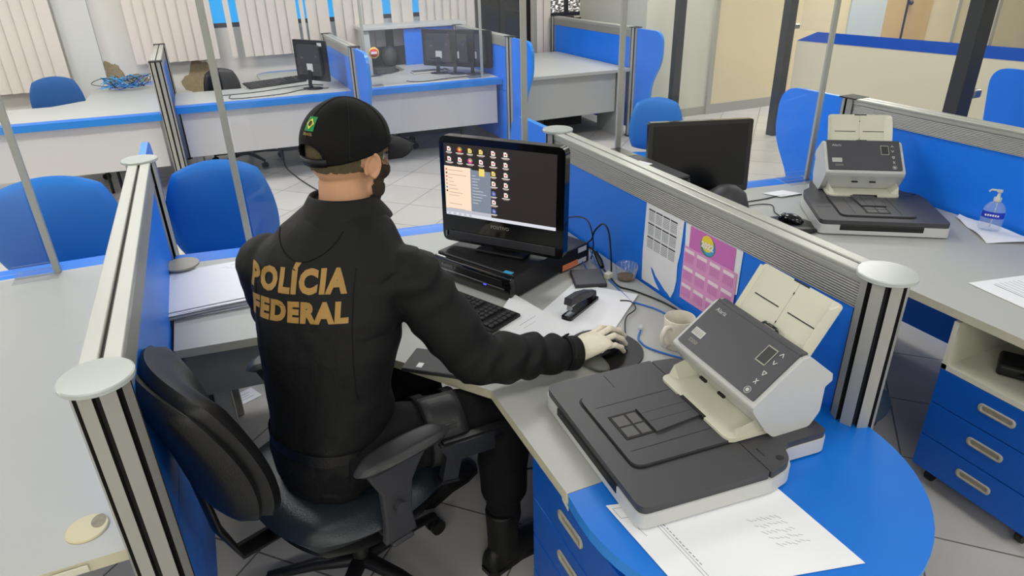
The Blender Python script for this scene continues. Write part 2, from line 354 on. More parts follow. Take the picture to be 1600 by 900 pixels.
# glazed low screen on the right with a blue band, and its dark columns
def low_screen():
    A = Vector((5.72, 5.55)); B = Vector((6.15, 2.9)); d = (B - A).normalized(); n = Vector((-d.y, d.x)) * .02
    B = A + d * 6.0
    q = lambda a, b, e=1: [tuple(a + n * e), tuple(b + n * e), tuple(b - n * e), tuple(a - n * e)]
    t = thing('partition_screen', 'long cream low screen with a royal blue band, beyond the right hand desks', 'partition', (A.x, A.y, 0))
    MB().prism(q(A, B), 0.02, 1.0).build('board', 'frost', t, world=True)
    P = [A + d * .06, B, B, A]
    mb = MB(); a3 = Vector((A.x, A.y, 1.0)); d3 = Vector((d.x, d.y, 0)); n3 = Vector((n.x, n.y, 0))
    e = 5.9; poly = [a3, a3 + d3 * e, a3 + d3 * e + Vector((0, 0, .098)), a3 + d3 * .22 + Vector((0, 0, .098))]
    mb.slab([p - n3 * 1.2 for p in poly][::1], .04, -n3)
    mb.build('band', mat('royal blue band', (10, 78, 180), .4), t, world=True)
    g = MB(); g.prism(q(A, B, .2), 1.1, 2.3); g.build('glass_pane', 'acrylic', t, world=True)
low_screen()
def column(x, y, w, dd, lab, z1=CEIL, cl=()):
    t = thing('glazing_column', lab, 'column', (x, y, 0))
    MB().box((0, 0, z1 / 2), (w, dd, z1)).build('shaft', 'col_dark', t, bevel=.004)
    for z in cl: MB().box((w * .5 + .03, -dd * .3, z), (.07, .05, .05)).build('clamp', 'steel', t, bevel=.01)
column(5.66, 5.66, .10, .10, 'dark slim column standing on the open floor, left end of the blue banded screen', cl=(.04, 1.13))
column(4.93, 6.52, .10, .08, 'dark slim column by the pale wall, furthest left of the three')
column(4.12, 2.68, .115, .09, 'broad dark green grey column behind the right hand partition', cl=(1.05,))
def ceiling_fill_lamps():  # unseen panels added above the fill lights
    g = 'added ceiling fill panels'
    p = None
    for (x, y) in FILL_LAMPS:
        if p is None:
            p = thing('ceiling_fill_light', 'white rectangular light panel added on the ceiling for fill', 'ceiling light', (x, y, CEIL), group=g)
            MB().bx(-.64, .64, -.29, .29, -.05, 0).build('housing', 'white_pl', p); MB().bx(-.6, .6, -.25, .25, -.055, -.05).build('diffuser', emis('lamp diffuser', (255, 252, 245), 2.5), p)
        else: c = copy_tree(p); c.location = (x, y, CEIL)
ceiling_fill_lamps()

# ------------------------------------------------------------------ blinds
def blinds(name, lab, spans, z0, z1, y=WY - .13):
    t = thing(name, lab, 'blind', (spans[0][0], y, 0)); mb = MB()
    for a, b in spans:
        n = max(1, round((b - a) / .105)); wd = (b - a) / n
        for i in range(n):
            x = a + wd * (i + .5); rr = wd * .56 if n > 1 else wd * .5
            an = R(14) if n > 1 else 0
            mb.box((x, y, (z0 + z1) / 2), (rr * 2, .004, z1 - z0), rz=an)
    mb.build('slats', 'blind', t, world=True)
    MB().bx(spans[0][0] - .02, spans[-1][1] + .02, y - .03, y + .03, z1, z1 + .05).build('headrail', 'white_pl', t, world=True)
blinds('vertical_blind', 'cream vertical slat blind hanging furthest left, reaching lowest', [(-3.1, -1.24)], .73, 2.5)
blinds('vertical_blind', 'cream vertical slat blind above the crumbling plaster behind the aluminium post', [(-.60, .21), (.345, .40)], .92, 2.5)
blinds('vertical_blind', 'cream vertical slat blind behind the lone monitor, with a few open gaps', [(.48, 1.09), (1.127, 1.172), (1.20, 1.44), (1.50, 2.06), (2.16, 2.42)], .92, 2.5)
blinds('vertical_blind', 'cream vertical slat blind between the blue panes and the dark glass door', [(2.5, 3.2)], .95, 2.5)
blinds('vertical_blind', 'narrow cream blind beside the dark glass door', [(4.05, 4.25)], .62, 2.5)
def dapple_blind():
    """empty; the glitter specks are painted on the dapple pane"""
    pass
# bare plaster patches
def patch(lab, cx, cz, w_, h_, seed, loc_y=WY - .004):
    random.seed(seed); n = 44; pts = []; o1, o2 = random.uniform(0, 6), random.uniform(0, 6)
    for i in range(n):
        a = 2 * PI * i / n; q = 1 + .16 * math.sin(3 * a + o1) + .12 * math.sin(5 * a + o2) + random.uniform(-.05, .05); pts.append((cx + w_ * q * math.cos(a), cz + h_ * q * math.sin(a)))
    mb = MB(); mb.slab([(x, loc_y, z) for x, z in pts], .006, (0, -1, 0)); o = mb.build('bare_plaster_patch', 'plaster'); return tag(origin(o, (cx, loc_y, cz)), lab, 'wall damage')
patch('brown crumbled plaster patch above the tangle of blue cables', -.85, .82, .085, .13, 3, WY - .004)
patch('brown crumbled plaster patch right of the aluminium post, below a blind', -.02, .70, .17, .19, 5)
patch('small brown plaster patch low beside the tangled cables', -.66, .76, .11, .05, 9)

# ================================================================== PARTITIONS AND DESKS
PT = 1.15
def post_mb(r=.054, z0=0, z1=PT - .005):
    """extruded post profile with black slots"""
    pts = []; mk = []
    for k in range(8):
        a0 = 2 * PI * (k + .5) / 8
        for (da, rr, m_) in ((-.27, r, 0), (.27, r, 1), (.30, r - .014, 1), (.48, r - .014, 1)):
            pts.append((rr * math.cos(a0 + da) * 1.0, rr * math.sin(a0 + da))); mk.append(m_)
    mb = MB(); n = len(pts); vs = [(x, y, z0) for x, y in pts] + [(x, y, z1) for x, y in pts]
    for i in range(n):
        mb.add([vs[i], vs[(i + 1) % n], vs[(i + 1) % n + n], vs[i + n]], [(0, 1, 2, 3)], 0 if mk[i] == 0 else 1)
    mb.add(vs[n:], [tuple(range(n))], 0); return mb
def end_panel_pts(wt=.45, wb=.24, z0=.12, z1=PT - .01):
    return rpoly([(0, z0), (wb, z0), (wb + .06, .62), (wt, .85), (wt, z1), (0, z1)], [0, .03, .3, .3, .14, 0], 8)
def partition(lab, x, y0, y1, near_cap=True, far_cap=True, end=None, xr=None, z0=.10, post_n=True, post_f=True, group=None, panel_end=.45):
    """runs along y from y0 (near) to y1 (far); end=+1/-1 puts a rounded blue wing beyond that end"""
    t = thing('desk_partition', lab, 'partition', (x, y0, 0), group=group); L = y1 - y0
    mb = MB()
    for s_ in (-1, 1):   # two half rails leave the groove between them
        mb.bx(s_ * .004, s_ * .040, .0, L, PT - .012, PT); mb.bx(s_ * .006, s_ * .036, 0, L, PT - .03, PT - .012)
    mb.build('top_rail', 'alu_light', t, bevel=.003)
    MB().bx(-.034, .034, 0, L, PT - .10, PT - .03).build('rail_band', 'alu_rib', t)
    MB().bx(-.0045, .0045, 0, L, PT - .02, PT - .01).build('rail_groove', 'groove', t)
    MB().bx(-.026, .026, 0, L, .62, PT - .10).build('panel', 'blue_panel', t)
    MB().bx(-.026, .026, 0, L, z0, .615).build('lower_panel', 'blue_panel', t)
    for on, yy, c in ((post_n, 0, near_cap), (post_f, L, far_cap)):
        if not on: continue
        mb = post_mb(); mb.T = None; mb.v = [(p[0], p[1] + yy, p[2]) for p in mb.v]
        p = mb.build('post', ['alu', 'groove'], t)
        if c: MB().lathe([(.0, 0), (.065, 0), (.068, .002), (.068, .010), (.065, .012), (.0, .012)], (0, yy, PT - .004), 56, smooth=False).build('post_cap', 'cap', p)
        else: MB().bx(-.05, .05, yy - .05, yy + .05, PT - .004, PT + .002).build('post_cap', 'groove', p)
        MB().lathe([(.06, 0), (.06, .015)], (0, yy, 0), 20).build('foot', 'groove', p)
    if end:
        e0 = (L if end > 0 else 0) + end * .05
        pts = end_panel_pts(panel_end); vs = [(-.012, e0 + end * a, z) for a, z in pts]
        mb = MB(); mb.slab(vs if end < 0 else vs[::-1], .028, None, m=0, mside=1); 
        mb.build('end_wing', ['blue_panel', 'blue_edge'], t)
        MB().bx(-.02, .02, e0 - end * .03, e0 + end * .004, .12, PT - .01).build('wing_bracket', 'alu', t)
    return t
partition('blue panelled partition with an aluminium top rail, left of the seated person', -.30, 1.31, 3.04, end=1)
partition('blue panelled partition with aluminium rail and two calendars taped on it', 1.40, .97, 2.67, end=1)
partition('blue panelled partition with aluminium rail behind the hand gel bottle', 3.10, .45, 2.57, far_cap=False, end=1)
partition('far blue panelled partition with slotted post, left of the lone monitor desk', -.33, 6.42, 7.83, near_cap=False, far_cap=False, end=None)
partition('far blue panelled partition right of the lone monitor', 1.30, 6.45, 7.85, near_cap=False, far_cap=False, end=-1)
partition('far blue panelled partition behind the row of three monitors', 2.82, 6.38, 7.9, near_cap=False, far_cap=False, end=-1)
partition('far blue panelled partition beside the empty white desk, nearest the pale wall', 4.28, 6.40, 8.25, near_cap=False, far_cap=False, end=-1)
# wing of the next station on the right, cut by the frame
def right_wing():
    t = thing('desk_partition', 'rounded blue partition wing at the right picture edge beyond the dark column', 'partition', (4.62, 2.60, 0))
    vs = [(0, -a, z) for a, z in rpoly([(.75, .1), (.75, PT), (-.25, PT), (-.22, .9), (-.12, .1)], [0, 0, .22, .3, 0], 10)]
    MB().slab(vs, .03, None, m=0, mside=1).build('end_wing', ['blue_panel', 'blue_edge'], t)
    post = post_mb(); post.v = [(p[0], p[1] - .8, p[2]) for p in post.v]; post.build('post', ['alu', 'groove'], t)
right_wing()
DZ = .735
def desk(lab, x0, x1, y0f, y1f, s, D=.86, wr=.78, L=1.9, cham=.45, end='blue', band=.11, modesty=True, ix=None, group=None, rleg=True):
    """L shaped counter. front edge from (x0,y0f) to (x1,y1f), body towards s*y; return along x1"""
    t = thing('counter_desk', lab, 'desk', (x0, y0f, 0), group=group); yf = lambda x: y0f + (y1f - y0f) * (x - x0) / (x1 - x0)
    xr = x1 - wr
    if ix is None: ix = [(xr, yf(x1) + s * (D + cham)), (xr - cham, yf(xr - cham) + s * D), (x0, y0f + s * D)]
    yb = yf(x1) + s * L
    o = band if band else 0
    pts = [(x0, y0f + s * o), (x1, y1f + s * o), (x1, yb), (xr, yb)] + ix
    MB().prism(pts, DZ - .03, DZ, 0, 1).build('desktop', ['desk', 'desk_edge'], t, world=True, bevel=.005)
    if band:
        MB().prism([(x0, y0f), (x1, y1f), (x1, y1f + s * (o - .001)), (x0, y0f + s * (o - .001))], DZ - .036 - (.02 if s > 0 else 0), DZ - .001, 0, 1).build('front_band', ['blue', 'blue_edge'], t, world=True, bevel=.008)
    if modesty:
        MB().prism([(x0 + .03, y0f + s * .10), (x1 - .03, y1f + s * .10), (x1 - .03, y1f + s * .12), (x0 + .03, y0f + s * .12)], .27, DZ - .036).build('modesty_panel', 'modesty', t, world=True)
    for lx, ly in ((x0 + .10, y0f + s * .2), (x0 + .10, y0f + s * (D - .10))) + (((xr + .1, yb - s * .1),) if rleg else ()):
        MB().bx(lx - .03, lx + .03, ly - .02, ly + .02, .0, DZ - .03).build('leg', 'alu', t, world=True, bevel=.004)
    return t, xr, yb, yf
# officer's desk
def officer_desk():
    t, xr, yb, yf = desk('white L shaped counter desk with a rounded bright blue end under the near scanner', -.262, 1.362, 3.02, 2.79, -1, L=1.75, wr=.785,
        ix=[(.577, 1.50), (.13, 2.11), (-.262, 2.15)], rleg=False)
    # blue rounded end
    c = (.985, .96); r = .415; pts = [(1.362, 1.038), (.577, 1.038)]
    for k in range(0, 33):
        a = R(176) + R(200) * k / 32; p = (c[0] + r * math.cos(a), c[1] - .02 + r * math.sin(a))
        if p[1] < 1.03: pts.append(p)
    pts = [p for p in pts if not (p[0] > 1.405)]
    MB().prism(pts, DZ - .032, DZ + .0005, 0, 1).build('rounded_end', ['blue', 'blue_edge'], t, world=True, bevel=.008, seg=3)
    MB().prism([(.985 - .05, .62), (.985 + .05, .62), (1.035, .70), (.935, .70)], 0.02, DZ - .03).build('leg', 'alu', t, world=True, bevel=.004)
    MB().bx(.58, 1.0, 1.05, 1.075, .705 - .25, .704).build('side_apron', 'modesty', t, world=True) if False else None
    # grey inner edge apron on the person's left
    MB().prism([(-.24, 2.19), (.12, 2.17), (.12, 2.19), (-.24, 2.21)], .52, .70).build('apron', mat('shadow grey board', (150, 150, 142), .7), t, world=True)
    MB().bx(-.235, -.145, 2.26, 2.50, 0, .70).build('leg', 'dark_grey', t, world=True, bevel=.005)
officer_desk()
t_, _, _, _ = desk('white counter desk left of the near partition, holding a cable grommet', -2.1, -.345, 3.19, 3.165, -1, D=.9, wr=.85, L=1.865, cham=.3, end=None)
MB().box((-.46, 1.295, .72), (.07, .004, .018)).build('edge_plate', 'cream_pl', t_, world=True, bevel=.002)
t_, _, _, _ = desk('white counter desk carrying the far scanner, right of the calendar partition', 1.45, 3.055, 2.86, 2.625, -1, L=2.2, wr=.86, ix=[(2.19, 1.66), (1.95, 2.0), (1.45, 2.05)])
MB().prism([(2.24, 1.62), (2.0, 1.98), (1.985, 1.97), (2.225, 1.61)], .40, .70).build('apron', 'navyblue' if False else 'blue_dark', t_, world=True)
FL, _, _, _ = desk('far white counter desk with a blue front band, furthest left, cables heaped on it', -2.4, -.38, 6.54, 6.40, 1, D=.80, wr=.66, L=1.72, cham=.25)
for lx_ in (-.95, -.87): MB().tube([(lx_, 6.85, 0), (lx_, 6.85, DZ - .03)], .013, 10).build('leg', 'black', FL, world=True)
desk('far white counter desk with a blue front band holding the lone monitor', -.275, 1.27, 6.62, 6.53, 1, D=.78, wr=.72, L=1.75, cham=.2)
desk('far white counter desk with a blue front band holding three monitors', 1.33, 2.79, 6.60, 6.53, 1, D=.78, wr=.70, L=1.55, cham=.35)
def blue_ends():
    for x0, x1, y0, y1, lab in ((-1.02, -.40, 8.12, 8.40, 'pale blue shelf end under the tangled cables'), (.56, 1.24, 8.29, 8.40, 'pale blue shelf end at the wall behind the lone monitor')):
        o = MB().prism([(x0, y0), (x1, y0), (x1, y1), (x0 + .12, y1)], DZ - .03, DZ).build('shelf_end', mat('pale blue laminate', (120, 146, 205), .5), None, bevel=.004)
        tag(origin(o, (x0, y0, DZ - .03)), lab, 'shelf')
blue_ends()
def plain_desk():
    t = thing('counter_desk', 'far empty plain white desk without a blue band, right end of the back row', 'desk', (2.9, 6.42, 0))
    MB().prism([(2.86, 6.42), (4.24, 6.38), (4.24, 8.1), (2.86, 8.1)], DZ - .03, DZ).build('desktop', ['desk'], t, world=True, bevel=.004)
    MB().bx(2.90, 4.12, 6.50, 6.52, .27, DZ - .045).build('modesty_panel', 'desk', t, world=True)
    MB().bx(4.14, 4.2, 6.42, 6.9, 0, DZ - .03).build('side_panel', 'desk', t, world=True)
    MB().bx(3.6, 4.10, 7.2, 7.22, 0, .68).build('back_panel', 'dark_grey', t, world=True)
    for lx, ly in ((2.93, 6.6), (2.93, 7.9), (4.1, 8.0)): MB().bx(lx - .03, lx + .03, ly - .02, ly + .02, 0, DZ - .03).build('leg', 'alu', t, world=True)
    o = MB().box((3.38, 7.35, DZ + .004), (.12, .05, .008), rz=R(-40)).build('pen_tray', 'dark_grey', None); tag(origin(o, (3.38, 7.35, DZ)), 'small grey tray lying on the empty far white desk', 'tray')
plain_desk()
def cabinet():
    t = thing('wall_cabinet', 'white cabinet with an open shelf and a blue sliding door under the back windows', 'cabinet', (1.74, 8.0, 0))
    mb = MB().bx(1.74, 1.80, 8.0, 8.42, 0, 1.14).bx(2.86, 2.92, 8.0, 8.42, 0, 1.14).bx(1.80, 2.86, 8.38, 8.42, 0, 1.14).bx(1.80, 2.86, 8.02, 8.38, .62, .64).bx(1.8, 2.86, 8.02, 8.38, .06, .08)
    mb.build('carcass', 'white_pl', t, world=True)
    MB().bx(1.70, 2.96, 7.96, 8.42, 1.14, 1.18).build('top', 'white_pl', t, world=True, bevel=.005)
    MB().bx(1.81, 2.85, 8.36, 8.375, .09, 1.13).build('back', 'dark_grey', t, world=True)
    MB().bx(2.20, 2.86, 8.0, 8.018, .08, 1.13).build('door', 'blue_panel', t, world=True)
    o = MB().box((1.98, 8.2, .68), (.28, .22, .06), rz=.2).build('paper_stack', 'grey', None, bevel=.003); tag(origin(o, (1.98, 8.2, .64)), 'grey stack of files on the open shelf of the white cabinet', 'files')
    mb = MB().ball((2.06, 8.2, .83), (.09, .08, .12)); o = mb.build('plastic_bag', 'grey', None); tag(origin(o, (2.06, 8.2, .71)), 'crumpled pale grey bag on the files in the white cabinet', 'bag')
    o = MB().box((1.98, 8.18, .16), (.3, .28, .16)).build('storage_box', 'tan', None, bevel=.004); tag(origin(o, (1.98, 8.18, .08)), 'brown box on the bottom shelf of the white cabinet', 'box')
cabinet()

# ------------------------------------------------------------------ acrylic shields
def shield(lab, x0, x1, y0, y1, loc_group='clear acrylic shields', z1=1.78):
    t = thing('acrylic_shield', lab, 'screen', (x0, y0, DZ)); A = Vector((x0, y0, 0)); B = Vector((x1, y1, 0)); d = (B - A).normalized(); n = Vector((-d.y, d.x, 0))
    q = lambda a, b, h: [(a + n * h).to_2d()[:], (b + n * h).to_2d()[:], (b - n * h).to_2d()[:], (a - n * h).to_2d()[:]]
    MB().prism(q(A + d * .02, B - d * .02, .0015), DZ + .02, z1, 1, 0).build('sheet', ['acrylic', 'acrylic_edge'], t, world=True)
    for p in (A, B):
        e = d * .013
        MB().prism(q(p - e, p + e, .009), DZ, z1).build('upright', 'alu_light', t, world=True, bevel=.002)
        for s_ in (-1, 1):
            f = MB(); c = p + (d if p is A else -d) * .07
            f.prism(q(c - d * .08, c + d * .08, .0015), DZ + .0, DZ + .05, 1, 0)
            P = [c - d * .08, c + d * .08, c + d * .08 + n * s_ * .07, c - d * .08 + n * s_ * .07]
            f.prism([v.to_2d()[:] for v in P], DZ + .0005, DZ + .0035, 0, 1)
            f.build('foot_bracket', ['acrylic', 'acrylic_edge'], t, world=True)
    return t
shield('clear acrylic shield with a pale upright, on the left hand desk', -1.93, -.70, 3.06, 3.05)
shield('clear acrylic shield standing in front of the seated person', .042, 1.27, 2.86, 2.74)
shield('clear acrylic shield behind the far scanner desk monitor', 1.765, 2.87, 2.74, 2.575)
t_ = shield('clear acrylic shield with a round sticker, on the far three monitor desk', 1.46, 2.64, 6.78, 6.72, z1=1.9)
MB().lathe([(0, 0), (.052, 0), (.052, .002), (0, .002)], (0, 0, 0), 24, m=0).lathe([(0, .002), (.04, .002), (.04, .0025), (0, .0025)], (0, 0, 0), 24, m=1).bx(-.03, .03, -.012, .012, .0025, .003, 2).build('sticker', [mat('sticker ring', (214, 190, 96), .6), 'red', 'pink_light'], None)
st = bpy.data.objects['sticker']; st.rotation_euler = (R(90), 0, 0); st.location = (.09, -.01, .31); st.parent = t_

# ------------------------------------------------------------------ drawer pedestals
def pedestal(lab, x, y0, y1, depth, z1, faces, openshelf=None, lock=False):
    """mobile pedestal whose drawer fronts face -x"""
    t = thing('drawer_pedestal', lab, 'drawers', (x, (y0 + y1) / 2, 0)); w_ = y1 - y0
    zt = openshelf or z1
    mb = MB().bx(.018, depth, -w_ / 2, w_ / 2, .07, z1)
    mb.build('body', 'blue_dark', t, bevel=.003)
    if openshelf:
        mb = MB().bx(0, depth, -w_ / 2, -w_ / 2 + .018, z1 + .001, openshelf).bx(0, depth, w_ / 2 - .018, w_ / 2, z1 + .001, openshelf).bx(0, depth, -w_ / 2, w_ / 2, z1 + .0005, z1 + .02).bx(depth - .02, depth, -w_ / 2, w_ / 2, z1, openshelf)
        mb.build('open_shelf', 'cream_pl', t)
    h = (z1 - .07) / faces
    for i in range(faces):
        zc = .07 + h * (i + .5)
        dr_ = MB().bx(0, .018, -w_ / 2, w_ / 2, zc - h / 2 + .002, zc + h / 2 - .002).build('drawer', 'blue_dark', t, bevel=.002)
        ring = rpoly([(-.062, -.016), (.062, -.016), (.062, .016), (-.062, .016)], .0158, 6); inn = rpoly([(-.05, -.009), (.05, -.009), (.05, .009), (-.05, .009)], .0088, 6)
        hb = MB(); k = len(ring)
        ra = [(-.001, a, zc + .01 + b) for a, b in ring]; rb = [(-.006, a, zc + .01 + b) for a, b in ring]; rc = [(-.006, a, zc + .01 + b) for a, b in inn]; rd = [(-.0012, a, zc + .01 + b) for a, b in inn]
        hb.loft([ra, rb, rc, rd], cap=False); hb.add(rd, [tuple(range(k))], 1)
        hb.build('handle', ['trimgrey', 'worn'], dr_)
    if lock:
        MB().lathe([(0, 0), (.009, 0), (.009, .004), (0, .004)], (0, 0, 0), 16).build('lock', 'steel', t); l = bpy.data.objects['lock']; l.rotation_euler = (0, R(-90), 0); l.location = (0, -w_ / 2 + .05, .52)
    for cx in (.06, depth - .06):
        for cy in (-w_ / 2 + .05, w_ / 2 - .05):
            MB().tube([(cx, cy - .012, .028), (cx, cy + .012, .028)], .028, 14).bx(cx - .012, cx + .012, cy - .01, cy + .01, .04, .07).build('castor', 'black', t)
    return t
pedestal('blue three drawer pedestal with an open cream shelf, under the right hand desk', 2.20, .80, 1.24, .46, .50, 3, .69)
pedestal('blue drawer pedestal under the rounded blue desk end, beside the boot', .612, .86, 1.30, .46, .635, 4, None, True)

# ================================================================== CHAIRS
def sheet_grid(fn, nu, nv, th, mb, m=0):
    """closed cushion from a mid surface fn(u,v)->(P,N,thickness factor)"""
    top = []; bot = []
    for i in range(nu + 1):
        a = []; b = []
        for j in range(nv + 1):
            P, N, k = fn(-1 + 2 * i / nu, -1 + 2 * j / nv); a.append(P + N * th * k); b.append(P - N * th * k)
        top.append(a); bot.append(b)
    W = nv + 1; vs = [p for r_ in top for p in r_] + [p for r_ in bot for p in r_]; O = (nu + 1) * W; fs = []
    for i in range(nu):
        for j in range(nv):
            q = (i * W + j, (i + 1) * W + j, (i + 1) * W + j + 1, i * W + j + 1); fs.append(q); fs.append(tuple(k + O for k in q[::-1]))
    mb.add(vs, fs, m, True); return mb
def sq2disc(u, v, p=.55):
    """square to rounded square"""
    x = u * math.sqrt(max(0, 1 - v * v / 2)); y = v * math.sqrt(max(0, 1 - u * u / 2)); return u * (1 - p) + x * p, v * (1 - p) + y * p
def cushion_seat(w_, d_, th, z, crown=.02):
    def fn(u, v):
        x, y = sq2disc(u, v, .8); e = max(abs(u), abs(v)); k = math.sqrt(max(0, 1 - e ** 4))
        return Vector((x * w_ / 2, y * d_ / 2, z - .018 * (abs(x) < .9) * (1 - x * x) * 0 + crown * (abs(x) ** 2) * .4 - (.02 * max(0, y - .5)))), Vector((0, 0, 1)), k
    return sheet_grid(fn, 18, 18, th / 2, MB())
def backrest_mb(w_, z0, z1, th, y, lean, curve=.05, taper=.12, bulge=.03):
    def fn(u, v):
        x, q = sq2disc(u, v, .62); e = max(abs(u), abs(v)); k = math.sqrt(max(0, 1 - e ** 5))
        t = (q + 1) / 2; ww = w_ / 2 * (1 - taper * t * t)
        return Vector((x * ww, y - lean * t + curve * x * x + bulge * math.sin(PI * t) * .6, z0 + (z1 - z0) * t)), Vector((0, 1, -.15)).normalized(), k
    return sheet_grid(fn, 18, 22, th / 2, MB())
def office_chair(lab, x, y, rz, seat_z=.46, back=(.52, .98), bw=.46, sw=.48, sd=.46, th=.07, bth=.06, mseat='blue_vinyl', mback='blue_vinyl', shell='black', arms=False, lean=.06, base=True, byoff=0, cat='chair', group=None, star=.30, base_rot=0, thick=False):
    """local +y is where the sitter faces"""
    t = thing('office_chair', lab, cat, (x, y, 0), rz, group)
    cushion_seat(sw, sd, th, seat_z - th / 2).build('seat', mseat, t)
    cushion_seat(sw * .9, sd * .88, .05, seat_z - th - .012, 0).build('seat_shell', shell, t)
    by = -sd / 2 - .01 + byoff
    backrest_mb(bw, back[0], back[1], bth, by, lean).build('backrest', mback, t)
    backrest_mb(bw * (.985 if thick else .94), back[0] + (.006 if thick else .02), back[1] - (.008 if thick else .03), .10 if thick else .028, by - (.035 if thick else bth / 2 + .006), lean).build('back_shell', mback if thick else shell, t)
    MB().tube([(0, -.05, seat_z - th - .02), (0, by - .02, seat_z - th - .03), (0, by - .06, seat_z - .02), (0, by - .05 - lean * .4, (back[0] + back[1]) / 2)], [(.035, .012)] * 4, 10).build('back_bar', shell, t)
    if arms:
        for s_ in (-1, 1):
            ax = s_ * (sw / 2 + (.010 if s_ > 0 else .07)); zt = arms
            def fn(u, v, ax=ax, zt=zt):
                a, b = sq2disc(u, v, .95); k = math.sqrt(max(0, 1 - max(abs(u), abs(v)) ** 6)); return Vector((ax + a * .043, .03 + b * .145, zt - .016 + .010 * (b * b) * -1)), Vector((0, 0, 1)), k
            a = sheet_grid(fn, 8, 16, .016, MB()).build('armrest', mat('armrest plastic %d' % (s_ + 1), (44, 45, 48), .42, bump=.06, bscale=300), t)
            sp = MB(); rings = []
            for (zz, hw, yy) in ((zt - .03, .10, .01), (zt - .07, .075, 0), (zt - .12, .048, -.005), (seat_z - .02, .042, -.01), (seat_z - .085, .05, -.01)):
                xx = ax + s_ * (.0 if zz > seat_z else 0); rings.append([(xx - .012, yy - hw, zz), (xx + .012, yy - hw, zz), (xx + .012, yy + hw, zz), (xx - .012, yy + hw, zz)])
            sp.loft(rings, smooth=False); sp.box((ax - s_ * .06, -.01, seat_z - .095), (.16, .07, .014))
            sp.build('arm_support', 'dark_grey', a, bevel=.006)
            MB().tube([(ax + s_ * .012, -.01, seat_z + .03), (ax + s_ * .03, -.01, seat_z + .03)], .017, 16).build('knob', 'dark_grey', a)
    if base:
        MB().lathe([(.028, .08), (.028, .26), (.018, .26), (.018, seat_z - th - .03)], n=16).build('gas_column', 'black', t)
        MB().box((0, 0, seat_z - th - .045), (.16, .2, .03)).build('mechanism', 'black', t, bevel=.006)
        for k in range(5):
            a = 2 * PI * k / 5 + base_rot; dx, dy = math.cos(a), math.sin(a)
            MB().tube([(0, 0, .105), (dx * star * .5, dy * star * .5, .10), (dx * star, dy * star, .075)], [(.03, .022), (.024, .018), (.016, .012)], 8).build('base_leg', 'black', t)
            cx, cy = dx * star, dy * star; n = Vector((-dy, dx, 0))
            c = MB()
            for q in (-1, 1): c.tube([Vector((cx, cy, .028)) + n * q * .008, Vector((cx, cy, .028)) + n * q * .024], .028, 14)
            c.tube([(cx, cy, .03), (cx, cy, .075)], .008, 8); c.build('castor', 'black', t)
    return t
# the person's chair: faces azimuth 73 deg (towards +x) -> local +y turned clockwise
office_chair('black leather office chair with armrests, under the seated person', .16, 1.66, R(-72), seat_z=.53, back=(.60, 1.03), bw=.50, sw=.58, sd=.56, th=.11, bth=.105, mseat='leather', mback='leather_black', arms=.735, lean=.10, byoff=-.035, base_rot=.35, thick=True)
office_chair('blue high backed visitor chair behind the pale upright, left of the seated person', -.075, 3.27, R(170), seat_z=.48, back=(.50, 1.000), bw=.53, sw=.50, th=.06, mseat='blue_vinyl', lean=.02, byoff=.0)
office_chair('blue high backed visitor chair beyond the left hand desk, cut by the picture edge', -.78, 3.40, R(174), seat_z=.48, back=(.50, .985), bw=.60, sw=.50, th=.06, lean=.02)
office_chair('dark blue cloth office chair behind the far left desk', -1.29, 7.55, R(183), seat_z=.46, back=(.50, .93), bw=.46, mseat='blue_cloth', mback='blue_cloth', lean=.0)
office_chair('black office chair behind the lone monitor desk', .25, 7.36, R(212), seat_z=.46, back=(.52, .92), bw=.42, mseat='leather_black', mback='leather_black', lean=-.02, base_rot=.2, star=.34)
office_chair('light blue visitor chair beyond the black monitor on the right', 3.02, 4.15, R(150), seat_z=.46, back=(.45, .86), bw=.42, lean=.0)
office_chair('light blue visitor chair mostly hidden behind the end post cap', 2.02, 3.80, R(172), seat_z=.44, back=(.42, .80), bw=.42, lean=.0)
office_chair('navy office chair half hidden behind the near right post', 1.78, 1.40, R(-80), seat_z=.47, back=(.52, .84), bw=.42, sw=.48, sd=.44, mseat='navy', mback='navy', lean=.0)
office_chair('grey blue chair beyond the blue banded screen at the upper right corner', 6.75, 3.45, R(80), seat_z=.46, back=(.55, 1.12), bw=.5, mseat='blue_vinyl', mback='blue_vinyl')
office_chair('black visitor chair whose castor peeks out under the three monitor desk', 1.75, 7.25, R(190), seat_z=.46, back=(.50, .72), bw=.40, mseat='leather_black', mback='leather_black', base_rot=.9)

# ================================================================== COMPUTERS
def axes2(d):  # local frame from a 2d direction = local +x
    return math.atan2(d[1], d[0])
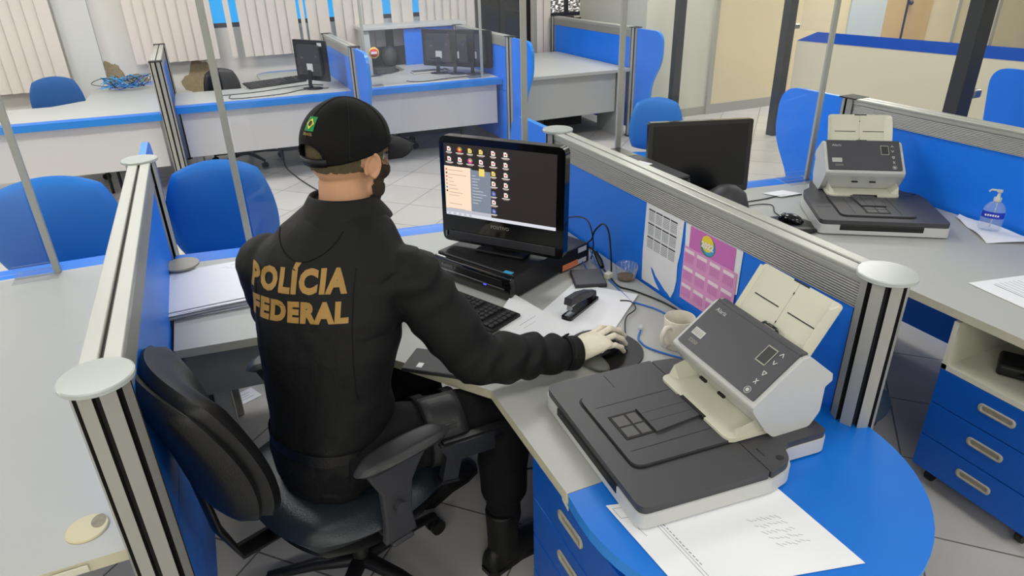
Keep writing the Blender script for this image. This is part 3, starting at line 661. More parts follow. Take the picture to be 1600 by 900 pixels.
# desktop computer case under the monitor
def pc_case():
    a = axes2((.443, -.896)); t = thing('desktop_computer', 'black slim desktop computer lying flat under the lit monitor', 'computer', (.686, 2.319, DZ), a)
    # local x runs along the front face (0..0.386), local y goes back
    W, D, Hh = .386, .30, .10
    MB().bx(0, W, .012, D, .006, Hh).build('case', 'black', t, bevel=.006, seg=3)
    f = MB().bx(.0, W, -.010, .014, .004, Hh - .008).build('front_panel', 'black_gloss', t, bevel=.006, seg=3)
    MB().bx(.02, W - .03, -.013, -.009, .044, .047).build('chrome_line', 'steel', f)
    MB().bx(.12, W - .04, -.0125, -.0095, .054, .078).build('disc_drive', 'black', f, bevel=.002)
    MB().box((W - .12, -.013, .0425), (.012, .003, .004)).build('power_light', emis('blue power light', (60, 60, 255), 3), f)
    mb = MB(); put_text(mb, 'POSITIVO', (.045, -.0115, .060), (1, 0, 0), (0, 0, 1), .016, width=.055); mb.build('brand_text', 'steel', f)
    MB().box((W - .035, .022, Hh + .0006), (.036, .02, .001), rz=.1).build('sticker', 'sticker_blue', t)
    for i in range(3): MB().bx(.03, W - .03, .05 + i * .012, .052 + i * .012, Hh, Hh + .0008).build('groove', 'black_gloss', t) if i == 0 else None
pc_case()
def lit_monitor():
    bl, br = Vector((.742, 2.375)), Vector((1.062, 1.977)); d = (br - bl); W = d.length
    a = axes2(d); t = thing('computer_monitor', 'lit computer monitor with desktop icons, in front of the seated person', 'monitor', (bl.x, bl.y, DZ + .10), a)
    z0, z1 = .022, .432; n = -.0; tilt = R(-2)
    RM = Matrix.Rotation(tilt, 4, 'X'); T = RM
    pts = rpoly([(0, z0), (W, z0), (W, z1), (0, z1)], .028, 8)
    mb = MB(T); mb.slab([(x, -.0, z) for x, z in pts], .042, (0, -1, 0))
    mb.build('housing', 'black_gloss', t, bevel=.006, seg=3)
    mb = MB(T).bx(.03, W - .03, -.006, 0, z0 + .012, z0 + .045); mb.build('speaker_bar', 'dark_grey', t, bevel=.004)
    MB().bx(W * .3, W * .7, -.02, .10, .0, .012).bx(W * .42, W * .58, .012, .05, .0, .08).build('stand', 'black', t, bevel=.004)
    MB(T).tube([(.018, -.004, z0 + .02), (.018, -.004, z0 + .04)], .004, 8).build('hinge_pin', 'steel', t)
    # the screen: one part with its picture in several materials
    sx0, sx1, sz0, sz1 = .020, W - .030, z0 + .108, z1 - .026
    SW, SH = sx1 - sx0, sz1 - sz0
    mats = [emis('screen black', (40, 33, 32), 1), emis('menu cream', (255, 226, 198), 1.0), emis('menu blue grey', (128, 138, 152), 1.0), emis('taskbar', (222, 224, 232), 1.0),
            emis('icon white', (250, 244, 236), 1.0), emis('icon yellow', (240, 220, 110), 1.0), emis('icon green', (60, 190, 90), 1.0), emis('icon teal', (80, 190, 200), 1.0),
            emis('icon red', (220, 60, 70), 1.0), emis('icon magenta', (220, 60, 160), 1.0), emis('menu text', (190, 164, 150), 1.0), emis('menu text light', (208, 212, 220), 1.0), emis('icon blue', (90, 120, 200), 1.0), emis('menu light', (190, 190, 200), 1)]
    mb = MB(T); y = -.0015; lay = [0]
    def rect(u0, v0, u1, v1, m_, L=1):
        yy = y - .0002 * L; P = [(sx0 + SW * u0, yy, sz1 - SH * v1), (sx0 + SW * u1, yy, sz1 - SH * v1), (sx0 + SW * u1, yy, sz1 - SH * v0), (sx0 + SW * u0, yy, sz1 - SH * v0)]
        mb.add(P, [(0, 1, 2, 3)], m_)
    rect(0, 0, 1, 1, 0, 0); rect(0, .955, 1, 1, 3, 1)
    def label(u, v, wd):
        n = 3; rect(u - wd / 2, v, u + wd / 2, v + .010, 4, 1); rect(u - wd / 3, v + .016, u + wd / 3, v + .024, 10, 1)
    def doc(u, v, m_=4):
        mb2 = []; rect(u - .017, v - .03, u + .017, v + .03, m_, 1); rect(u - .008, v - .008, u + .008, v + .012, 8 if m_ == 4 else 10, 2); rect(u + .008, v - .03, u + .017, v - .015, 0, 2)
    cols = [.05, .15, .245, .345, .455, .565]; rows = [.075, .21, .345, .48, .615, .735, .86]
    grid = {(0, 0): 4, (0, 1): 8, (0, 2): 5, (0, 3): 5, (0, 4): 4, (0, 5): 4, (1, 0): 4, (1, 1): 4, (1, 2): 9, (1, 3): 4, (1, 4): 4, (1, 5): 4, (2, 0): 4, (2, 1): 6, (2, 2): 7, (2, 3): 2, (2, 4): 5, (2, 5): 4, (3, 4): 4, (3, 5): 4, (4, 4): 12, (4, 5): 4, (5, 4): 4, (6, 4): 12}
    for (r_, c_), m_ in grid.items():
        u, v = cols[c_] + (0 if c_ < 4 else 0), rows[r_]
        if (r_, c_) in ((0, 1), (1, 2)):
            n = 14; P = [(sx0 + SW * u + .0105 * math.cos(2 * PI * k / n), y - .0003, sz1 - SH * v + .0105 * math.sin(2 * PI * k / n)) for k in range(n)]
            mb.add(P, [tuple(range(n))[:]], m_); mb.add([(sx0 + SW * u + (p[0] - sx0 - SW * u) * .4, y - .0005, sz1 - SH * v + (p[2] - sz1 + SH * v) * .4) for p in P], [tuple(range(n))], 5)
            mb.add([P[0], P[1], P[2], P[3], P[4], P[5], (sx0 + SW * u, y - .0003, sz1 - SH * v)], [tuple(range(7))], 6)
        else: doc(u, v, m_)
        label(u, v + .043, .07 if (r_ + c_) % 2 else .055)
    rect(0, .31, .245, .955, 1, 4); rect(.245, .33, .43, .955, 2, 4); rect(.325, .30, .375, .40, 5, 5)
    for i, (v, wd) in enumerate([(.36, .14), (.42, .17), (.47, .04), (.52, .05), (.57, .07), (.62, .09), (.67, .13), (.71, .10), (.83, .12), (.90, .15)]): rect(.035, v, .035 + wd, v + .008, 10, 5)
    for i, m_ in enumerate((8, 0, 8, 10, 10, 12, 0)): rect(.012, .345 + i * .05, .026, .37 + i * .05, m_, 5)
    for i in range(10): rect(.26, .40 + i * .042, .26 + (.03, .07, .05, .05, .06, .10, .13, .09, .08, .05)[i], .408 + i * .042, 11, 5)
    rect(0, .905, .43, .955, 13, 5)
    for i, m_ in enumerate((12, 5, 8, 6, 12)): rect(.02 + i * .05, .962, .045 + i * .05, .99, 13, 5)
    mb.build('screen', mats, t)
    mb = MB(T); put_text(mb, 'POSITIVO', (W * .42, -.0015, z0 + .078), (1, 0, 0), (0, 0, 1), .018, width=.075); mb.build('brand_text', 'trimgrey', t)
lit_monitor()
def keyboard(lab, x, y, a, L=.44, D=.15, z=DZ, pale=False, tilt=0):
    t = thing('keyboard', lab, 'keyboard', (x, y, z), a)
    MB().bx(-L / 2, L / 2, -D / 2, D / 2, .002, .016).build('housing', 'white_pl' if pale else 'black', t, bevel=.005, seg=3)
    mb = MB()
    for r_ in range(6):
        for c_ in range(21):
            if c_ in (14, 18) and r_ < 6: continue
            mb.box((-L / 2 + .02 + c_ * (L - .04) / 20, D / 2 - .022 - r_ * (D - .04) / 5.0, .0195), (.0155, .0165, .008))
    mb.build('keys', 'grey' if pale else 'dark_grey', t, bevel=.0018, seg=1)
    return t
keyboard('black keyboard between the sleeve and the desktop computer', .672, 2.02, axes2((.443, -.896)))
keyboard('flat silver keyboard in front of the far three monitors', 2.28, 7.35, R(0), .42, .14, pale=True)
def back_monitor(lab, x, y, a, w_, h_, z=DZ + .11, ports=True, group=None, base=True, tilt=0, sticker=False):
    """screen seen from behind; local +y is where the screen looks, base at origin"""
    t = thing('computer_monitor', lab, 'monitor', (x, y, DZ), a, group); zz = z - DZ
    T = Matrix.Translation((0, 0, zz)) @ Matrix.Rotation(R(tilt), 4, 'X') @ Matrix.Translation((0, 0, -zz))
    pts = rpoly([(-w_ / 2, zz), (w_ / 2, zz), (w_ / 2, zz + h_), (-w_ / 2, zz + h_)], .012, 4)
    MB(T).slab([(x_, .020, z_) for x_, z_ in pts[::-1]], .024, (0, 1, 0)).build('housing', 'black', t, bevel=.004)
    pts2 = rpoly([(-w_ * .38, zz + .05), (w_ * .38, zz + .05), (w_ * .34, zz + h_ - .04), (-w_ * .34, zz + h_ - .04)], .03, 5)
    b = MB(T).slab([(x_, -.0038, z_) for x_, z_ in pts2[::-1]], .028, (0, 1, 0)).build('rear_cover', 'dark_grey', t, bevel=.012, seg=3)
    MB(T).bx(-w_ / 2 + .015, w_ / 2 - .015, .0195, .021, zz + .02, zz + h_ - .015).build('screen', 'black_gloss', t)
    if ports:
        MB(T).bx(-.03, .05, -.0335, -.031, zz + .09, zz + .16).build('rating_label', 'white_pl', t)
        MB(T).bx(-.10, -.07, -.0335, -.031, zz + .20, zz + .22).bx(.10, .12, -.0335, -.031, zz + .22, zz + .24).build('mark', 'grey', t)
        MB(T).bx(-w_ * .25, -.02, -.034, -.031, zz + .075, zz + .085).build('port_row', 'black_gloss', t)
    if sticker: MB(T).box((w_ * .34, -.0062, zz + h_ - .035), (.06, .002, .03)).build('sticker', 'white_pl', t)
    if base:
        MB().tube([(0, -.04, .01), (0, -.05, zz * .6), (0, -.03, zz + .10)], [(.03, .014), (.022, .012), (.028, .012)], 10).build('stand', 'black', t)
        MB().lathe([(0, 0), (.11, 0), (.11, .006), (.05, .014), (0, .016)], (0, -.02, 0), 28, sy=.75).build('base', 'black', t)
    return t
back_monitor('lone black monitor seen from behind on the far desk, white sticker in its corner', .98, 6.98, R(-57), .44, .37, sticker=True, z=DZ + .075)
for (x, y, s_) in ((2.36, 7.22, 'leftmost'), (2.51, 7.09, 'middle'), (2.66, 6.96, 'rightmost')):
    back_monitor('%s of the three dark grey monitors seen from behind on the far desk' % s_, x, y, R({'l': -54, 'm': -58, 'r': -60}[s_[0]]), .44, .37, group=None, z=DZ + .07)
# big black monitor at the right hand station, screen towards the camera right
def right_monitor():
    a = axes2((.383, -.128)); t = thing('computer_monitor', 'switched off black monitor beside the right hand desk scanner', 'monitor', (1.97, 2.40, DZ), a)
    z0, z1 = .11, .44; W = .46
    pts = rpoly([(-.22, z0), (.26, z0), (.26, z1), (-.22, z1)], .012, 4); T = Matrix.Rotation(R(-4), 4, 'X')
    MB(T).slab([(x, 0, z) for x, z in pts], .035, (0, -1, 0)).build('housing', 'black_gloss', t, bevel=.006)
    MB(T).bx(-.20, .24, -.0015, 0, z0 + .03, z1 - .02).build('screen', mat('dark switched off screen', (14, 16, 20), .25), t)
    MB().tube([(.02, .05, .01), (.02, .05, .2)], [(.03, .014), (.03, .014)], 10).build('stand', 'black', t)
    MB().lathe([(0, 0), (.11, 0), (.11, .006), (.05, .014), (0, .016)], (.02, .03, 0), 28, sy=.75).build('base', 'black', t)
right_monitor()
def right_case():
    t = thing('printer', 'black box shaped printer with a paper slip on top, just behind the near partition rail', 'printer', (1.605, 2.40, DZ))
    MB().bx(-.13, .13, -.27, .27, .004, .29).build('body', 'black', t, bevel=.012, seg=3)
    MB().bx(-.125, .125, -.265, .10, .2905, .303).build('lid', 'dark_grey', t, bevel=.005)
    MB().bx(-.125, .125, .105, .265, .2905, .300).build('feeder_cover', 'black_gloss', t, bevel=.005)
    MB().bx(.02, .09, -.275, -.268, .16, .24).build('control_panel', 'dark_grey', t, bevel=.002)
    MB().bx(-.10, .10, -.33, -.27, .05, .07).build('output_tray', 'black', t, bevel=.004)
    o = MB().box((1.63, 2.36, DZ + .3045), (.10, .07, .002), rz=.3).build('loose_paper', 'paper', None); tag(origin(o, (1.63, 2.36, DZ + .303)), 'small white paper slip on the black printer behind the rail', 'paper')
right_case()
o = MB().lathe([(0, 0), (.09, 0), (.12, .04), (.125, .11), (.10, .17), (.05, .20), (0, .208)], (1.985, 2.195, DZ), 24, sx=.85, sy=.75).build('speaker_cushion', 'dark_grey')
tag(origin(o, (1.985, 2.195, DZ)), 'rounded dark grey bulky pad on the desk just over the near rail', 'pad')
# black box behind the lit monitor, tablet, etc
def power_box():
    t = thing('power_box', 'small black box with orange and white labels behind the lit monitor', 'box', (1.19, 2.20, DZ), R(-70))
    MB().bx(-.06, .07, -.10, .07, .003, .085).build('case', 'black', t, bevel=.006)
    MB().bx(.0702, .0712, -.09, .0, .01, .035).build('orange_label', 'orange', t); MB().bx(.0702, .0712, .0, .05, .012, .032).build('white_label', 'white_pl', t)
    MB().bx(.0702, .0712, .0, .05, .06, .08).build('rating_label', 'white_pl', t)
power_box()
def pad():
    t = thing('external_drive', 'flat dark grey box lying beside the stapler, cables behind it', 'drive', (1.19, 2.01, DZ), R(-20))
    MB().bx(-.06, .06, -.07, .07, 0, .016).build('body', 'dark_grey', t, bevel=.003); MB().bx(-.055, .055, -.065, .065, .016, .0165).build('lid', 'grey', t)
pad()

# ================================================================== SCANNERS
def scanner(lab, x, y, a, sc=1):
    t = thing('document_scanner', lab, 'scanner', (x, y, DZ), a)
    T = Matrix.Scale(sc, 4)
    base = rpoly([(0, 0), (.335, -.015), (.405, .0), (.43, .055), (.565, .05), (.565, .43), (.45, .455), (.40, .49), (.33, .50), (0, .50)], [.025, .01, .05, .04, .03, .03, .05, .03, .01, .025], 6)
    MB(T).prism(base, .006, .045).build('base', 'white_pl', t, bevel=.008, seg=3)
    MB(T).bx(-.001, .01, .10, .42, .022, .046).build('front_grip', 'black', t, bevel=.003)
    MB(T).prism(rpoly([(.334, -.012), (.40, .003), (.425, .058), (.56, .055), (.56, .425), (.445, .45), (.40, .485), (.334, .495)], [.005, .05, .04, .02, .02, .05, .03, .005], 6), .045, .062).build('hinge_deck', 'lid', t, bevel=.003)
    l = MB(T).prism(rpoly([(.003, .003), (.33, -.010), (.33, .497), (.003, .497)], [.025, .006, .006, .025], 6), .043, .064).build('lid', 'lid', t, bevel=.004, seg=3)
    # document tray moulded on the lid
    tr = MB(T).prism(rpoly([(.055, .115), (.32, .11), (.32, .405), (.055, .405)], [.03, .005, .005, .03], 6), .064, .071).build('lid_tray', 'lid', l, bevel=.002)
    MB(T).prism(rpoly([(.05, .11), (.32, .105), (.32, .41), (.05, .41)], [.03, .005, .005, .03], 6), .064, .0645).build('tray_shadow_gap', 'groove', l)
    mb = MB(T)
    for yy in (.165, .345): mb.bx(.075, .32, yy, yy + .0015, .071, .0715)
    mb.bx(.17, .172, .42, .48, .064, .0645); mb.build('tray_line', 'groove', l)
    s_ = MB(T).bx(.085, .19, .205, .30, .071, .0725, 1).bx(.092, .125, .212, .248, .0725, .073, 2).bx(.092, .125, .254, .292, .0725, .073, 2).bx(.132, .158, .212, .248, .0725, .073, 2).bx(.132, .158, .254, .292, .0725, .073, 2).build('slot', ['lid', 'groove', 'grey'], tr)
    ex = MB(T); ex.prism([(.165, .20), (.30, .215), (.30, .31), (.165, .30)], .073, .078); ex.bx(.165, .30, .24, .2412, .078, .0783, 1); ex.bx(.165, .30, .275, .2762, .078, .0783, 1); ex.build('extension_flap', ['lid', 'groove'], tr, bevel=.001)
    b = MB(T).bx(.355, .357, .04, .07, .0621, .0625).lathe([(.0075, .0), (.009, .0), (.009, .0008), (.0075, .0008)], (.385, .022, .0622), 20).build('deck_button', 'black_gloss', t)
    # feeder body, profile swept along y
    y0, y1 = .088, .418
    prof = rpoly([(.350, .150), (.343, .168), (.468, .268), (.492, .272), (.572, .205), (.575, .185), (.556, .172), (.556, .10), (.53, .062), (.42, .062), (.395, .085)], [.01, .01, .02, .02, .008, .006, .008, .03, .02, .02, .02], 5)
    mb = MB(T); n = len(prof)
    mb.loft([[(px, yy, pz) for px, pz in prof] for yy in (y0, y1)], 0, False)
    mb.build('feeder_body', 'white_pl', t, bevel=.007, seg=3)
    # dark front panel lying on the sloped face
    A = Vector((.349, 0, .1735)); B = Vector((.470, 0, .2705)); d = (B - A).normalized(); nn = Vector((-d.z, 0, d.x)); L = (B - A).length
    def onp(u, v, h=0): return A + d * (v * L) + nn * (.0015 + h) + Vector((0, y1 - .012 - u * (y1 - y0 - .024), 0))
    poly = rpoly([(0, .03), (1, .03), (1, 1.06), (0, 1.06)], [.03, .03, .01, .01], 5)
    pn = MB(T).slab([onp(u, v, .003) for u, v in poly], .006, nn)
    C = Vector((.498, 0, .2705)); 
    pn.slab([Vector((B.x - .002, y1 - .012, .2755)), Vector((B.x - .002, y0 + .012, .2755)), Vector((.494, y0 + .012, .2745)), Vector((.494, y1 - .012, .2745))], .006, (0, 0, 1))
    p = pn.build('front_panel', 'panel', t, bevel=.002)
    X = onp(1, 0) - onp(0, 0); Y = d
    mb = MB(T); put_text(mb, 'Alaris', onp(.07, .84, .0035), X, Y, .017); mb.build('brand_text', 'white_pl', p)
    k = MB(T).slab([onp(u, v, .0045) for u, v in ((.055, .28), (.19, .28), (.19, .42), (.055, .42))], .001, nn, 0)
    for i in range(5): k.slab([onp(u, v, .0047) for u, v in ((.065 + i * .024, .30), (.08 + i * .024, .30), (.08 + i * .024, .40), (.065 + i * .024, .40))], .0001, nn, 1)
    k.build('name_plate', ['white_pl', 'trimgrey'], p)
    mb = MB(T); put_text(mb, 'S2050', onp(.09, .15, .0035), X, Y, .014); mb.build('model_text', 'trimgrey', p)
    fr = MB(T); 
    for (u0, v0, u1, v1) in ((.735, .56, .845, .58), (.735, .86, .845, .88), (.735, .56, .742, .88), (.838, .56, .845, .88)): fr.slab([onp(u, v, .0045) for u, v in ((u0, v0), (u1, v0), (u1, v1), (u0, v1))], .001, nn)
    fr.slab([onp(u, v, .0036) for u, v in ((.742, .58), (.838, .58), (.838, .86), (.742, .86))], .0001, nn, 1); fr.build('display', ['trimgrey', 'dark_grey'], p)
    def stroke(pts, wd=.0022):
        q = MB(T)
        for i in range(len(pts) - 1):
            a_, b_ = onp(*pts[i], .0045), onp(*pts[i + 1], .0045); e = (b_ - a_).normalized(); f = nn.cross(e) * wd / 2
            q.slab([a_ - f, b_ - f, b_ + f, a_ + f], .0008, nn)
        return q
    uc = .895
    stroke([(uc - .018, .83), (uc, .89), (uc + .018, .83)]).build('up_symbol', 'white_pl', p)
    stroke([(uc - .018, .72), (uc, .66), (uc + .018, .72)]).build('down_symbol', 'white_pl', p)
    stroke([(uc, .43), (uc - .018, .50), (uc + .018, .50), (uc, .43)]).build('start_symbol', 'white_pl', p)
    stroke([(uc - .014, .26), (uc + .014, .34)]).build('stop_symbol', 'white_pl', p); stroke([(uc - .014, .34), (uc + .014, .26)]).build('stop_symbol', 'white_pl', p)
    c = onp(uc, .12, .0045); mb = MB(T); n = 20; e1 = X.normalized()
    mb.add([c + (e1 * math.cos(2 * PI * i / n) + d * math.sin(2 * PI * i / n)) * rr for rr in (.0095, .008) for i in range(n)], [(i, (i + 1) % n, (i + 1) % n + n, i + n) for i in range(n)], 0)
    mb.add([c + (e1 * math.cos(2 * PI * i / n) + d * math.sin(2 * PI * i / n)) * .005 for i in range(n)], [tuple(range(n))], 0); mb.build('power_button', 'white_pl', p)
    # output tray
    mb = MB(T); mb.prism(rpoly([(.30, .105), (.45, .10), (.45, .40), (.30, .40)], [.025, 0, 0, .025], 5), .066, .078)
    for yy, s1 in ((.105, 1), (.395, -1)):
        mb.loft([[(xx, yy, .078), (xx, yy, .078 + hh), (xx, yy + s1 * .028, .078)] for xx, hh in ((.325, .002), (.34, .03), (.42, .05))], 0, False)
    ot = mb.build('output_tray', 'cream_pl', t, bevel=.003)
    MB(T).bx(.298, .307, .20, .30, .066, .0795).build('tray_notch', 'groove', ot)
    MB(T).bx(.352, .359, .20, .225, .120, .126).bx(.352, .359, .275, .30, .120, .126).build('paper_slot', 'groove', t)
    # input tray leaning back
    A2 = Vector((.505, 0, .235)); B2 = Vector((.590, 0, .372)); d2 = (B2 - A2).normalized(); n2 = Vector((-d2.z, 0, d2.x)); L2 = (B2 - A2).length
    def onq(u, v, h=0): return A2 + d2 * (v * L2) + n2 * h + Vector((0, .385 - u * .265, 0))
    mb = MB(T); mb.slab([onq(u, v) for u, v in rpoly([(0, 0), (1, 0), (1, 1), (0, 1)], [0, 0, .06, .06], 5)], .010, n2)
    mb.loft([[onq(.90, v), onq(1.0, v, hh), onq(1.01, v, 0)] for v, hh in ((.12, .03), (.5, .034), (.86, .026), (.97, .004))], 0, False)
    mb.loft([[onq(.04, v), onq(-.01, v, .010), onq(-.01, v, 0)] for v in (.1, .95)], 0, False)
    it = mb.build('input_tray', 'cream_pl', t, bevel=.003)
    mb = MB(T)
    for u0, u1 in ((.10, .44), (.56, .90)): mb.slab([onq(u, v, .0006) for u, v in ((u0, .49), (u1, .49), (u1, .51), (u0, .51))], .0004, n2)
    mb.slab([onq(u, v, .0006) for u, v in ((.42, .975), (.62, .975), (.62, 1.0), (.42, 1.0))], .0004, n2)
    for v in (.28, .80): mb.slab([onq(u, v_, .0006) for u, v_ in ((.497, v), (.505, v - .03), (.513, v), (.505, v + .03))], .0004, n2)
    mb.build('tray_groove', 'groove', it)
    MB(T).slab([onq(u, v, .0005) for u, v in ((.503, 0), (.506, 0), (.506, 1), (.503, 1))], .0003, n2).build('centre_crease', 'trimgrey', it)
    g = MB(T); P = [onq(.40, .02, .004), onq(.39, .12, .010), onq(.45, .20, .014), onq(.60, .20, .014), onq(.65, .12, .010), onq(.65, .02, .004)]
    g.tube(P, .004, 8); g.build('paper_guide', 'black_gloss', it)
    MB(T).slab([onq(u, v, .006) for u, v in ((.47, .04), (.58, .04), (.57, .14), (.48, .14))], .004, n2).build('pick_lever', 'white_pl', it, bevel=.001)
    return t
scanner('large charcoal and white document scanner on the blue rounded desk end, nearest the camera', .660, .870, R(-2.8))
scanner('charcoal and white document scanner on the right hand desk by the gel bottle', 2.745, 1.668, R(56), 1.05)

# ================================================================== SMALL THINGS
def sheet(lab, pts, z=DZ + .001, th=.0008, name='paper_sheet', m='paper', group=None, curl=None, cat='paper', lines=None, cells=10):
    """a sheet of paper; pts are its 4 corners (x,y) going round; curl(u,v)->lift"""
    A, B, C, D_ = [Vector((*p, 0)) for p in pts]; mb = MB(); n = cells; g = []
    for i in range(n + 1):
        for j in range(n + 1):
            u, v = i / n, j / n; p = A * (1 - u) * (1 - v) + B * u * (1 - v) + C * u * v + D_ * (1 - u) * v
            g.append((p.x, p.y, z + th + (curl(u, v) if curl else 0)))
    W = n + 1; fs = [(i * W + j, (i + 1) * W + j, (i + 1) * W + j + 1, i * W + j + 1) for i in range(n) for j in range(n)]
    g2 = [(x, y, zz - th) for x, y, zz in g]; o_ = len(g)
    a = (B - A).cross(D_ - A).z
    if a < 0: fs = [q[::-1] for q in fs]
    mb.add(g, fs, 0, True); mb.add(g2, [q[::-1] for q in fs], 0, True)
    if lines:
        def at_(u, v): 
            p = A * (1 - u) * (1 - v) + B * u * (1 - v) + C * u * v + D_ * (1 - u) * v; return Vector((p.x, p.y, z + th + .0003 + (curl(u, v) if curl else 0)))
        for (u0, v0, u1, v1, w_) in lines:
            a_, b_ = at_(u0, v0), at_(u1, v1); e = (b_ - a_); f = Vector((-e.y, e.x, 0)).normalized() * w_ / 2
            mb.add([a_ - f, b_ - f, b_ + f, a_ + f], [(0, 1, 2, 3)] if True else [], 1)
    o = mb.build(name, [m, 'ink']); c = (A + B + C + D_) / 4; origin(o, (c.x, c.y, z)); return tag(o, lab, cat, group)
def rotrect(cx, cy, w_, h_, a):
    a = R(a); ex = (math.cos(a), math.sin(a)); ey = (-ex[1], ex[0])
    return [(cx + ex[0] * i * w_ / 2 + ey[0] * j * h_ / 2, cy + ex[1] * i * w_ / 2 + ey[1] * j * h_ / 2) for i, j in ((-1, -1), (1, -1), (1, 1), (-1, 1))]
# pile of papers on the left
random.seed(4)
for i in range(9):
    top = i == 8
    sheet('topmost white sheet of the paper pile left of the seated person' if top else 'white sheet lying in the paper pile left of the seated person', rotrect(-.135 + random.uniform(-.008, .010), 2.555 + random.uniform(-.012, .012) + .01, .31 + random.uniform(0, .03), .37, 1 + random.uniform(-2.5, 2.5)), DZ + .001 + i * .0034,
          group=None if top else 'papers in the pile left of the seated person', curl=lambda u, v, i=i: -.004 * (1 - u) ** 3 * (i > 6) + .0025 * math.sin(3 * v + i) * u * u * .6 + .0012,
          lines=[(.08, .80 + k * .035, .80 - .05 * (k % 3), .81 + k * .035, .0015) for k in range(4)] if top else None)
sheet('blank white sheet beside the keyboard, its corner bent up', [(.70, 1.845), (.868, 1.606), (.985, 1.68), (.868, 1.995)], DZ + .004, curl=lambda u, v: .022 * max(0, v - .55) * max(0, .5 - u) * 4, lines=[(.35, .3, .42, .75, .0015), (.42, .25, .47, .6, .001)])
sheet('white sheet lying under the stapler', [(.86, 1.82), (1.03, 1.60), (1.285, 1.812), (1.13, 2.01)], DZ + .001, curl=lambda u, v: .006 * u * v)
scr = []
random.seed(11)
for k in range(5):
    u = .80; 
    for s_ in range(7):
        v0 = .30 + s_ * .055 + k * .01; scr.append((.56 + k * .075 + random.uniform(-.012, .012), 1 - v0, .585 + k * .075 + random.uniform(-.012, .02), 1 - v0 - .04, .0010))
sheet('large white form sheet with faint handwriting on the blue rounded end, under the near scanner', [(.637, .968), (.652, .70), (1.027, .607), (1.023, .86)], DZ + .0012, curl=lambda u, v: .0006,
      lines=[(.10, .17, .93, .17, .0010), (.12, .19, .95, .19, .0010), (.26, .06, .40, .07, .001), (.05, .02, .05, .14, .001), (.05, .14, .17, .14, .001), (.05, .02, .17, .02, .001), (.17, .02, .17, .14, .001)] + [(.30 + i * .04, .205 + .002 * (i % 2), .325 + i * .04, .208, .002) for i in range(12)]
      + [(b, 1 - a_ * .9, d_, 1 - c_ * .9, w_) for (a_, b, c_, d_, w_) in [(q[1] * .55, q[0] - .18, q[3] * .55, q[2] - .18, q[4]) for q in scr]])
sheet('white document sheet at the right edge on the right hand desk', [(2.42, 1.36), (2.39, 1.05), (2.64, 1.02), (2.66, 1.31)], DZ + .0012, lines=[(.1, .35 + i * .08, .75, .35 + i * .08, .002) for i in range(6)] + [(.12, .30, .6, .30, .004)])
sheet('small white note on the right hand desk between the monitor and the scanner', [(2.49, 2.50), (2.52, 2.40), (2.65, 2.39), (2.62, 2.49)], DZ + .001, curl=lambda u, v: .006 * u)
sheet('folded white paper towel under the hand gel bottle', [(2.84, 1.57), (3.0, 1.82), (3.05, 1.84), (3.04, 1.46)], DZ + .001, name='paper_towel', cat='paper towel', curl=lambda u, v: .010 * abs(math.sin(5 * u + 2 * v)))
sheet('small printed slip lying on the floor tiles left of the chair', rotrect(-.125, 2.945, .13, .10, 25), .001, name='paper_slip', lines=[(.15, .3, .8, .3, .003), (.15, .5, .7, .5, .003), (.15, .7, .8, .7, .003)])
o = MB().slab([(.648, 1.12, .70), (.648, 1.07, .70), (.648, 1.075, .64), (.648, 1.105, .65)], .001, (-1, 0, 0)).build('paper_tag', 'cream_pl'); tag(origin(o, (.648, 1.06, .585)), 'torn cream paper hanging between the desk edge and the blue drawers', 'paper')
bpy.data.objects['paper_tag'].location.x = .60
# calendars taped to the partition (its face is at x = 1.374)
def wallq(y, z, h=.002): return Vector((1.374 - h, y, z))
def calendar_grey():
    t = thing('wall_calendar', 'torn white sheet with three rows of small grey month grids, taped to the blue partition', 'calendar', (1.372, 1.81, .74))
    rag = [(1.918, 1.048), (1.700, 1.050), (1.706, .93), (1.716, .88), (1.713, .82), (1.722, .775), (1.738, .742), (1.756, .752), (1.775, .758), (1.80, .772), (1.835, .790), (1.850, .806), (1.868, .815), (1.860, .798), (1.838, .768), (1.806, .742), (1.918, .741), (1.924, .85)]
    mb = MB(); mb.slab([wallq(y, z, .003) for y, z in rag], .0008, (-1, 0, 0))
    if (Vector((0, 0, 0)) is None): pass
    sh = mb.build('sheet', 'paper', t, world=True)
    g = MB(); yl, yr = 1.900, 1.728
    for r_ in range(3):
        zt = 1.030 - r_ * .052
        for c_ in range(4):
            a = yl - c_ * .043; b = a - .038
            g.slab([wallq(a, zt, .0042), wallq(b, zt, .0042), wallq(b, zt - .005, .0042), wallq(a, zt - .005, .0042)], .0002, (-1, 0, 0), 1)
            for k in range(6):
                zz = zt - .010 - k * .006; 
                for q in range(6):
                    ya = a - .002 - q * .006; g.slab([wallq(ya, zz, .0042), wallq(ya - .004, zz, .0042), wallq(ya - .004, zz - .0025, .0042), wallq(ya, zz - .0025, .0042)], .0002, (-1, 0, 0), 0)
    g.build('month_grid', ['ink', 'ink_dark'], sh, world=False) if False else None
    o = g.build('month_grid', ['ink', 'ink_dark'], t, world=True)
calendar_grey()
